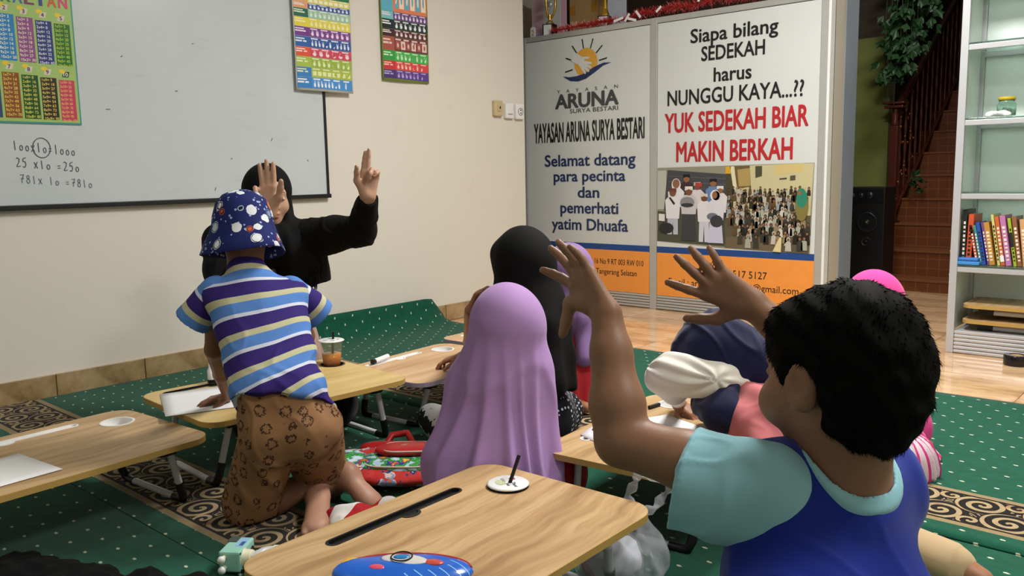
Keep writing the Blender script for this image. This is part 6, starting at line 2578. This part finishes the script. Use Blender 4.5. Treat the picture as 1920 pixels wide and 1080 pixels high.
def lil_folds(V, N):
    c = hc4 - V3(0, 0, .1)
    th = np.arctan2((V - c) @ gl, -((V - c) @ GR[:, 1]))       # 0 at the back
    t = np.clip((hc4[2] + .01 - V[:, 2]) / .34, 0, 1)
    w = np.zeros(len(V))
    for (a0, a1, wd, am) in ((-.95, -.55, .16, .9), (-.35, -.12, .10, 1.0), (.02, .06, .07, .8), (.32, .30, .10, 1.0), (.62, .75, .12, .9), (1.0, 1.25, .14, 1.0), (-1.4, -1.3, .16, .9), (1.5, 1.7, .16, .8)):
        ce = a0 + (a1 - a0) * t
        w += am * np.exp(-((th - ce) / (wd * (1.1 - .4 * t))) ** 2)
    return .024 * t ** 1.2 * (w - .45) + np.clip(t * 2.2, .08, 1) * creases(V, .010, 17, 6, (1, 1, .45))


put(g1, 'hijab', F.mesh('hijab', 2, lil_folds), M_lil)
F = Field(.008)
F.cap(hip4 + V3(0, 0, .02), hip4 + GR[:, 1] * .18 + V3(0, 0, -.03), .13, .10, .05)
F.cap(hip4 - gl * .12 + V3(0, 0, -.02), hip4 + gl * .10 + V3(0, 0, -.03), .10, .10, .04)
F.cut((0, 0, .014), (0, 0, -1))
put(g1, 'dress', F.mesh('dress', 1, lambda V, N: .005 * vnoise(V, 30, 15)), cloth('red_dress', '#a8202c'))
m = Mat('black_white_patterned_cotton', .85, .2)
_x, _y, _z = m.xyz()
m.color(m.mix('#c8c8cc', '#17181c', (((_z * 60.0 + m.noise(30, 2) * 6.0)).sin()).gt(-.1)))
M_pat = m.m
F = Field(.006)
kk = V3(*(-2.1809, 2.0195, 0.0800))
F.cap(kk, hip4 + GR[:, 1] * .05 + V3(0, 0, -.02), .055, .085, .03)
F.cut((0, 0, .014), (0, 0, -1))
put(g1, 'patterned_legging', F.mesh('patterned_legging', 1, lambda V, N: .003 * vnoise(V, 40, 16)), M_pat)

# black
g2 = thing('person', 'person in a black hijab with back turned, seated behind the lilac hijab', 'person', (-1.86, 2.16, .0105), 0, 'people in the room')
KR = frame((-.97, .18, -.10), (0, 0, 1))
kl = KR[:, 0]
hc5 = V3(*(-1.8528, 2.1338, 0.6535))
nk5 = hc5 + V3(0, 0, -.15)
hip5 = V3(hc5[0] + .05, hc5[1] + .0, .14)
F = Field(.0045)
P, lip = head(F, hc5, KR, .94, False, nk5)
F.cap(nk5, hip5, .08, .11, .03)
seated_lower(F, hip5, KR[:, 1], kl, 1.1)
s5R = nk5 - kl * .13 + V3(0, 0, -.06)
s5L = nk5 + kl * .13 + V3(0, 0, -.06)
e5R, w5R = V3(*(-2.4283, 2.4793, 0.2550)), V3(*(-2.0278, 2.0691, 0.4826))
e5L, w5L = V3(*(-1.8255, 1.9119, 0.3365)), V3(*(-2.3085, 2.3014, 0.2430))
F.cap(s5L, s5R, .045, .045, .02)
F.chain([s5R, e5R, w5R], [.042, .034, .021], .01)
F.chain([s5L, e5L, w5L], [.042, .032, .020], .01)
hand(F, w5R, V3(*(-2.0012, 2.0916, 0.5511)) - w5R, V3(.55, .15, -.7), 1, .15, [(.55, .7, .5), (.6, .7, .5), (.65, .7, .5), (.7, .7, .5)])
hand(F, w5L, V3(*(-2.3564, 2.2659, 0.2280)) - w5L, V3(0, 0, -1), 1, .14, [(.3, .5, .4), (.3, .5, .4), (.35, .5, .4), (.4, .5, .4)])
F.cap(V3(*(-1.8778, 2.3405, 0.0500)), V3(*(-1.8065, 2.3303, 0.0300)), .03, .024, .01)
put(g2, 'body', F.mesh('body', 1, None, {'lip': lip}), SK_GIRL)
eyes(g2, P, KR, .94)
M_blk3 = cloth('black_crepe_hijab', '#070708', .25, 700, .85, .0)
F = Field(.0055)
F.ell(P(0, -.022, .020), tuple(V3(.094, .114, .110) * .95), KR, .02)
F.ell(P(0, .060, .038), tuple(V3(.072, .050, .052) * .95), KR, .03)
F.cap(P(0, -.03, -.03), V3(*(-1.8114, 2.1356, 0.4614)), .095, .13, .06)
F.cap(V3(*(-1.8168, 2.1341, 0.4792)), V3(*(-1.7502, 2.0992, 0.2580)), .128, .120, .05)
F.cap(V3(*(-1.7502, 2.1371, 0.4674)), V3(*(-1.6918, 2.0999, 0.2739)), .055, .050, .04)
F.cap(s5R, e5R * .75 + s5R * .25, .06, .045, .03)
F.sub_ell(P(0, .112, -.028), tuple(V3(.056, .086, .082) * .94), KR, .01)
F.cut(V3(*(-1.7228, 2.0932, 0.2400)), (0, 0, -1))
put(g2, 'hijab', F.mesh('hijab', 2, (lambda ff: lambda V, N: ff(V, N) + np.clip((hc5[2] + .02 - V[:, 2]) / .15, .1, 1) * creases(V, .008, 18, 7, (1, 1, .5)))(folds(hc5, 8, .010, hc5[2] - .02, hc5[2] - .42, 5, 1.0))), M_blk3)
m = Mat('navy_polka_dot_cotton', .85, .2)
dv = m.voronoi(60, None, 'F1', 'Distance', .15)
m.color(m.mix('#14161f', '#cfd0d6', dv.lt(.28)))
F = Field(.007)
F.cap(hip5 + V3(0, 0, -.02), V3(*(-1.9000, 2.3940, 0.0700)), .13, .085, .05)
F.cap(hip5 + V3(0, 0, -.03), hip5 + KR[:, 1] * .2 + V3(0, 0, -.05), .13, .09, .05)
F.cut((0, 0, .014), (0, 0, -1))
put(g2, 'skirt', F.mesh('skirt', 1, lambda V, N: .005 * vnoise(V, 30, 17)), m.m)

# purple
g3 = thing('person', 'person in a purple hijab and red dress seated nearest the sign cabinet', 'person', (-2.02, 2.66, .0105), 0, 'people in the room')
UR = frame((-.97, .10, -.05), (0, 0, 1))
ul = UR[:, 0]
hc6 = V3(*(-2.0636, 2.6581, 0.5600))
nk6 = hc6 + V3(0, 0, -.13)
hip6 = V3(hc6[0] + .01, hc6[1], .12)
F = Field(.0055)
P, lip = head(F, hc6, UR, .86, False, nk6)
F.cap(nk6, hip6, .07, .10, .03)
seated_lower(F, hip6, UR[:, 1], ul)
put(g3, 'body', F.mesh('body', 1, None, {'lip': lip}), SK_GIRL)
eyes(g3, P, UR, .86)
M_pur = cloth('purple_satin_hijab', '#7d6092', .10, 500, .5, .2)
F = Field(.0055)
F.ell(P(0, -.018, .018), tuple(V3(.092, .110, .108) * .92), UR, .02)
F.cap(P(0, -.02, -.03), V3(*(-2.0345, 2.6526, 0.3866)), .086, .105, .05)
F.cap(V3(*(-1.9725, 2.6621, 0.4339)), V3(*(-1.9205, 2.6173, 0.2297)), .045, .052, .03, sq=(tuple(CAMF), 2.6))
F.sub_ell(P(0, .108, -.012), tuple(V3(.056, .085, .084) * .86), UR, .01)
F.cut(V3(*(-1.9188, 2.6147, 0.2070)), (0, 0, -1))
put(g3, 'hijab', F.mesh('hijab', 2, folds(hc6, 7, .008, hc6[2], hc6[2] - .3, 3, .6)), M_pur)
F = Field(.006)
F.cap(nk6 + V3(0, 0, -.06), hip6 + V3(0, 0, .08), .085, .105, .04)
F.cap(hip6 + V3(0, 0, .06), V3(*(-2.0186, 2.6839, 0.0500)), .100, .115, .04)
F.cap(hip6, hip6 + UR[:, 1] * .22 + V3(0, 0, -.04), .11, .08, .05)
F.cut((0, 0, .014), (0, 0, -1))
put(g3, 'dress', F.mesh('dress', 1, folds(hip6, 12, .007, .30, .02, 4)), cloth('coral_red_dress', '#c8343e', .08))

# navy: bent over the right table
g4 = thing('person', 'person in a navy hijab and pink dress bent over the right table writing', 'person', (-.80, 2.10, .0105), 0, 'people in the room')
NR = frame((-.80, -.05, -.62), (-.60, .10, .75))
nl = NR[:, 0]
hc7 = V3(*(-1.0902, 2.0964, 0.4384))
sh7 = V3(*(-0.9904, 2.1148, 0.3492))
hip7 = V3(-.74, 2.12, .19)
F = Field(.005)
P, lip = head(F, hc7, NR, .88, False, sh7)
lat7 = unit(np.cross(V3(0, 0, 1), V3(-1, .1, 0)))
F.cap(sh7, hip7, .075, .10, .03)
s7L = V3(*(-1.0317, 2.0862, 0.3932))
e7L = V3(*(-1.1877, 1.9890, 0.3966))
w7L = V3(*(-1.2887, 2.2091, 0.2450))
F.chain([s7L, e7L], [.03, .028], .01)
F.chain([e7L, w7L], [.028, .020], .01)
hand(F, w7L, V3(*(-1.2280, 2.1988, 0.2280)) - w7L, V3(.1, .1, -1), -1, .135, [(.5, .6, .5), (.5, .6, .5), (.5, .6, .5), (.5, .6, .5)])
for q in (-1, 1):
    a = hip7 + V3(0, q * .07, -.03)
    kn = V3(a[0] - .16, a[1] + q * .03, .075)
    F.chain([a, kn], [.075, .055], .02)
    an = V3(*(-0.4553, 1.9906, 0.0600)) if q < 0 else V3(-.68, 2.24, .055)
    F.chain([kn, an], [.050, .036], .02)
    F.cap(an, an + V3(.055, -.005, -.012), .036, .026, .015)
put(g4, 'body', F.mesh('body', 1, None, {'lip': lip}), SK_GIRL)
eyes(g4, P, NR, .88)
M_nav = cloth('navy_jersey_hijab', '#0b1138', .15, 600, .7, .15)
F = Field(.0055)
F.ell(V3(*(-1.0997, 2.0923, 0.4620)), (.096, .110, .090), frame(V3(.75, .66, -.1), (0, 0, 1)), .03)
F.cap(V3(*(-1.0944, 2.0975, 0.4648)), V3(*(-0.9898, 2.1270, 0.4136)), .088, .088, .05)
F.cap(V3(*(-1.1582, 2.0642, 0.4443)), V3(*(-1.1687, 2.0534, 0.4357)), .040, .030, .05)
F.cap(V3(*(-1.0796, 2.0713, 0.3965)), V3(*(-1.0126, 1.9813, 0.3161)), .060, .050, .05)
F.cap(V3(*(-1.0493, 2.0015, 0.3094)), V3(*(-1.0360, 2.1492, 0.2350)), .050, .022, .03)
F.cap(V3(*(-1.0920, 2.0213, 0.3301)), V3(*(-1.1691, 2.1494, 0.2450)), .035, .030, .03)
put(g4, 'hijab', F.mesh('hijab', 2, lambda V, N: creases(V, .014, 24, 18, (1, 1, .7)) + .002 * vnoise(V, 60, 19)), M_nav)
M_whs = cloth('white_puff_sleeve', '#d8d4ca', .05)
F = Field(.005)
F.chain([V3(*(-1.0190, 2.0930, 0.3685)), V3(*(-1.0419, 2.0358, 0.3883)), V3(*(-1.0767, 2.0061, 0.3948)), V3(*(-1.1301, 1.9866, 0.3995)), V3(*(-1.1802, 1.9820, 0.3961)), V3(*(-1.2012, 1.9890, 0.3886))], [.050, .048, .050, .052, .052, .040], .03)
F.cap(V3(*(-1.2092, 1.9799, 0.3772)), V3(*(-1.1820, 1.9971, 0.3386)), .042, .032, .03)
ax7 = unit(V3(*(-1.2103, 1.9816, 0.3918)) - V3(*(-1.0100, 1.9733, 0.4083)))
up7 = V3(0, 0, 1)


def puff(V, N):
    c = V3(*(-1.1046, 1.9700, 0.4065))
    q = (V - c)
    th = np.arctan2(q @ up7, q @ np.cross(ax7, up7))
    return .0032 * np.sin(7 * th + 3.5 * vnoise(V, 14, 5) + 10 * (q @ ax7)) + .002 * vnoise(V, 45, 4)


put(g4, 'sleeve', F.mesh('sleeve', 1, puff), M_whs)
F = Field(.005)
F.cap(V3(*(-1.1917, 1.9963, 0.3448)), V3(*(-1.2961, 2.2249, 0.2470)), .026, .025, .01)
put(g4, 'cuff', F.mesh('cuff', 1), M_whs)
M_pnk = cloth('dusty_pink_dress', '#b8686c', .08)
F = Field(.0055)
F.cap(V3(*(-1.0116, 2.0948, 0.3425)), V3(*(-0.9301, 2.0219, 0.2858)), .060, .075, .04)
F.cap(V3(*(-0.9302, 2.0372, 0.2964)), hip7 + V3(.02, 0, .0), .095, .125, .05)
F.cap(V3(*(-0.8713, 1.9585, 0.2432)), V3(*(-0.7931, 1.9120, 0.1249)), .065, .085, .05)
F.cap(hip7, hip7 + V3(.08, 0, -.08), .125, .10, .05)
F.cut((0, 0, .014), (0, 0, -1))
put(g4, 'dress', F.mesh('dress', 1, lambda V, N: .006 * np.sin(75 * (V @ unit(V3(.6, .8, .25))) + 2 * vnoise(V, 10, 5)) + creases(V, .006, 24, 20)), M_pnk)
F = Field(.005)
ank = V3(*(-0.4553, 1.9906, 0.0600))
F.cap(V3(*(-0.6302, 1.9926, 0.0750)), ank, .066, .050, .02, clip=(ank, unit(V3(*(-0.4553, 1.9906, 0.0600)) - V3(*(-0.6302, 1.9926, 0.0750)))))
F.cap(ank - V3(.030, 0, 0), ank - V3(.004, 0, 0), .050, .048, .01)
F.cut((0, 0, .013), (0, 0, -1))
put(g4, 'legging', F.mesh('legging', 1, lambda V, N: .002 * vnoise(V, 50, 21)), cloth('beige_fleece_legging', '#b49c78', .06))

# hot pink, small girl behind the front boy
g5 = thing('person', 'small person in a hot pink hijab and candy-striped skirt, partly hidden by black hair', 'person', (-.92, 2.90, .0105), 0, 'people in the room')
QR = frame((-.90, .30, -.05), (0, 0, 1))
hc8 = V3(*(-0.9883, 2.9781, 0.4900))
nk8 = hc8 + V3(0, 0, -.12)
hip8 = V3(*(-0.9026, 2.9198, 0.0458))
hip8[2] = .11
F = Field(.006)
P, lip = head(F, hc8, QR, .80, False, nk8)
F.cap(nk8, hip8, .065, .09, .03)
seated_lower(F, hip8, QR[:, 1], QR[:, 0], .85)
put(g5, 'body', F.mesh('body', 1, None, {'lip': lip}), SK_GIRL)
eyes(g5, P, QR, .80)
M_hot = cloth('hot_pink_jersey_hijab', '#d8408c', .06)
F = Field(.006)
F.ell(P(0, -.018, .018), tuple(V3(.092, .112, .108) * .90), QR, .02)
F.cap(P(0, -.02, -.03), V3(*(-0.9356, 2.9475, 0.2119)), .085, .115, .05)
F.cap(V3(*(-0.9315, 2.9577, 0.2479)), V3(*(-0.8767, 2.9216, 0.0784)), .108, .114, .05)
F.sub_ell(P(0, .108, -.012), tuple(V3(.056, .085, .084) * .80), QR, .01)
F.cut(V3(*(-0.8295, 2.9045, 0.0511)), (0, 0, -1))
put(g5, 'hijab', F.mesh('hijab', 2, folds(hc8, 6, .006, hc8[2], .2, 7)), M_hot)
m = Mat('pink_white_striped_cotton', .85, .2)
_x, _y, _z = m.xyz()
m.color(m.mix('#d4c4cc', '#b83474', ((m.attr('ang') * 17.0 + m.noise(6, 1) * 1.2).sin()).gt(.1)))
M_candy = m.m
F = Field(.006)
F.cap(V3(*(-0.9019, 2.9252, 0.0727)), hip8 + V3(.01, -.01, -.07), .085, .118, .03)
F.cap(hip8 - V3(0, 0, .03), V3(*(-0.7848, 2.6727, 0.0400)), .085, .112, .05)
F.cap(hip8, hip8 + QR[:, 1] * .16 + V3(0, 0, -.03), .10, .085, .05)
F.cut((0, 0, .014), (0, 0, -1))
put(g5, 'skirt', F.mesh('skirt', 1, folds(V3(*(-0.7712, 2.6588, 0.0400)), 16, .007, .24, .02, 1), {'ang': lambda V: np.arctan2(V[:, 1] - (-0.7712, 2.6588, 0.0400)[1], V[:, 0] - (-0.7712, 2.6588, 0.0400)[0])}), M_candy)
m = Mat('pink_white_ribbon', .8, .2)
_x, _y, _z = m.xyz()
m.color(m.mix('#d8ccd2', '#a82c5c', (((_x + _y) * 160.0).sin()).gt(0)))
mb = MB()
mb.tube([(-0.7644, 2.9237, 0.0300), (-0.7435, 2.9078, 0.0240), (-0.7157, 2.8644, 0.0200), (-0.7129, 2.8131, 0.0170), (-0.7265, 2.7770, 0.0170), (-0.7501, 2.7600, 0.0200), (-0.7499, 2.7054, 0.0180), (-0.7543, 2.6574, 0.0170)], .007, 8)
put(g5, 'tie_ribbon', mb.mesh('tie_ribbon'), m.m)
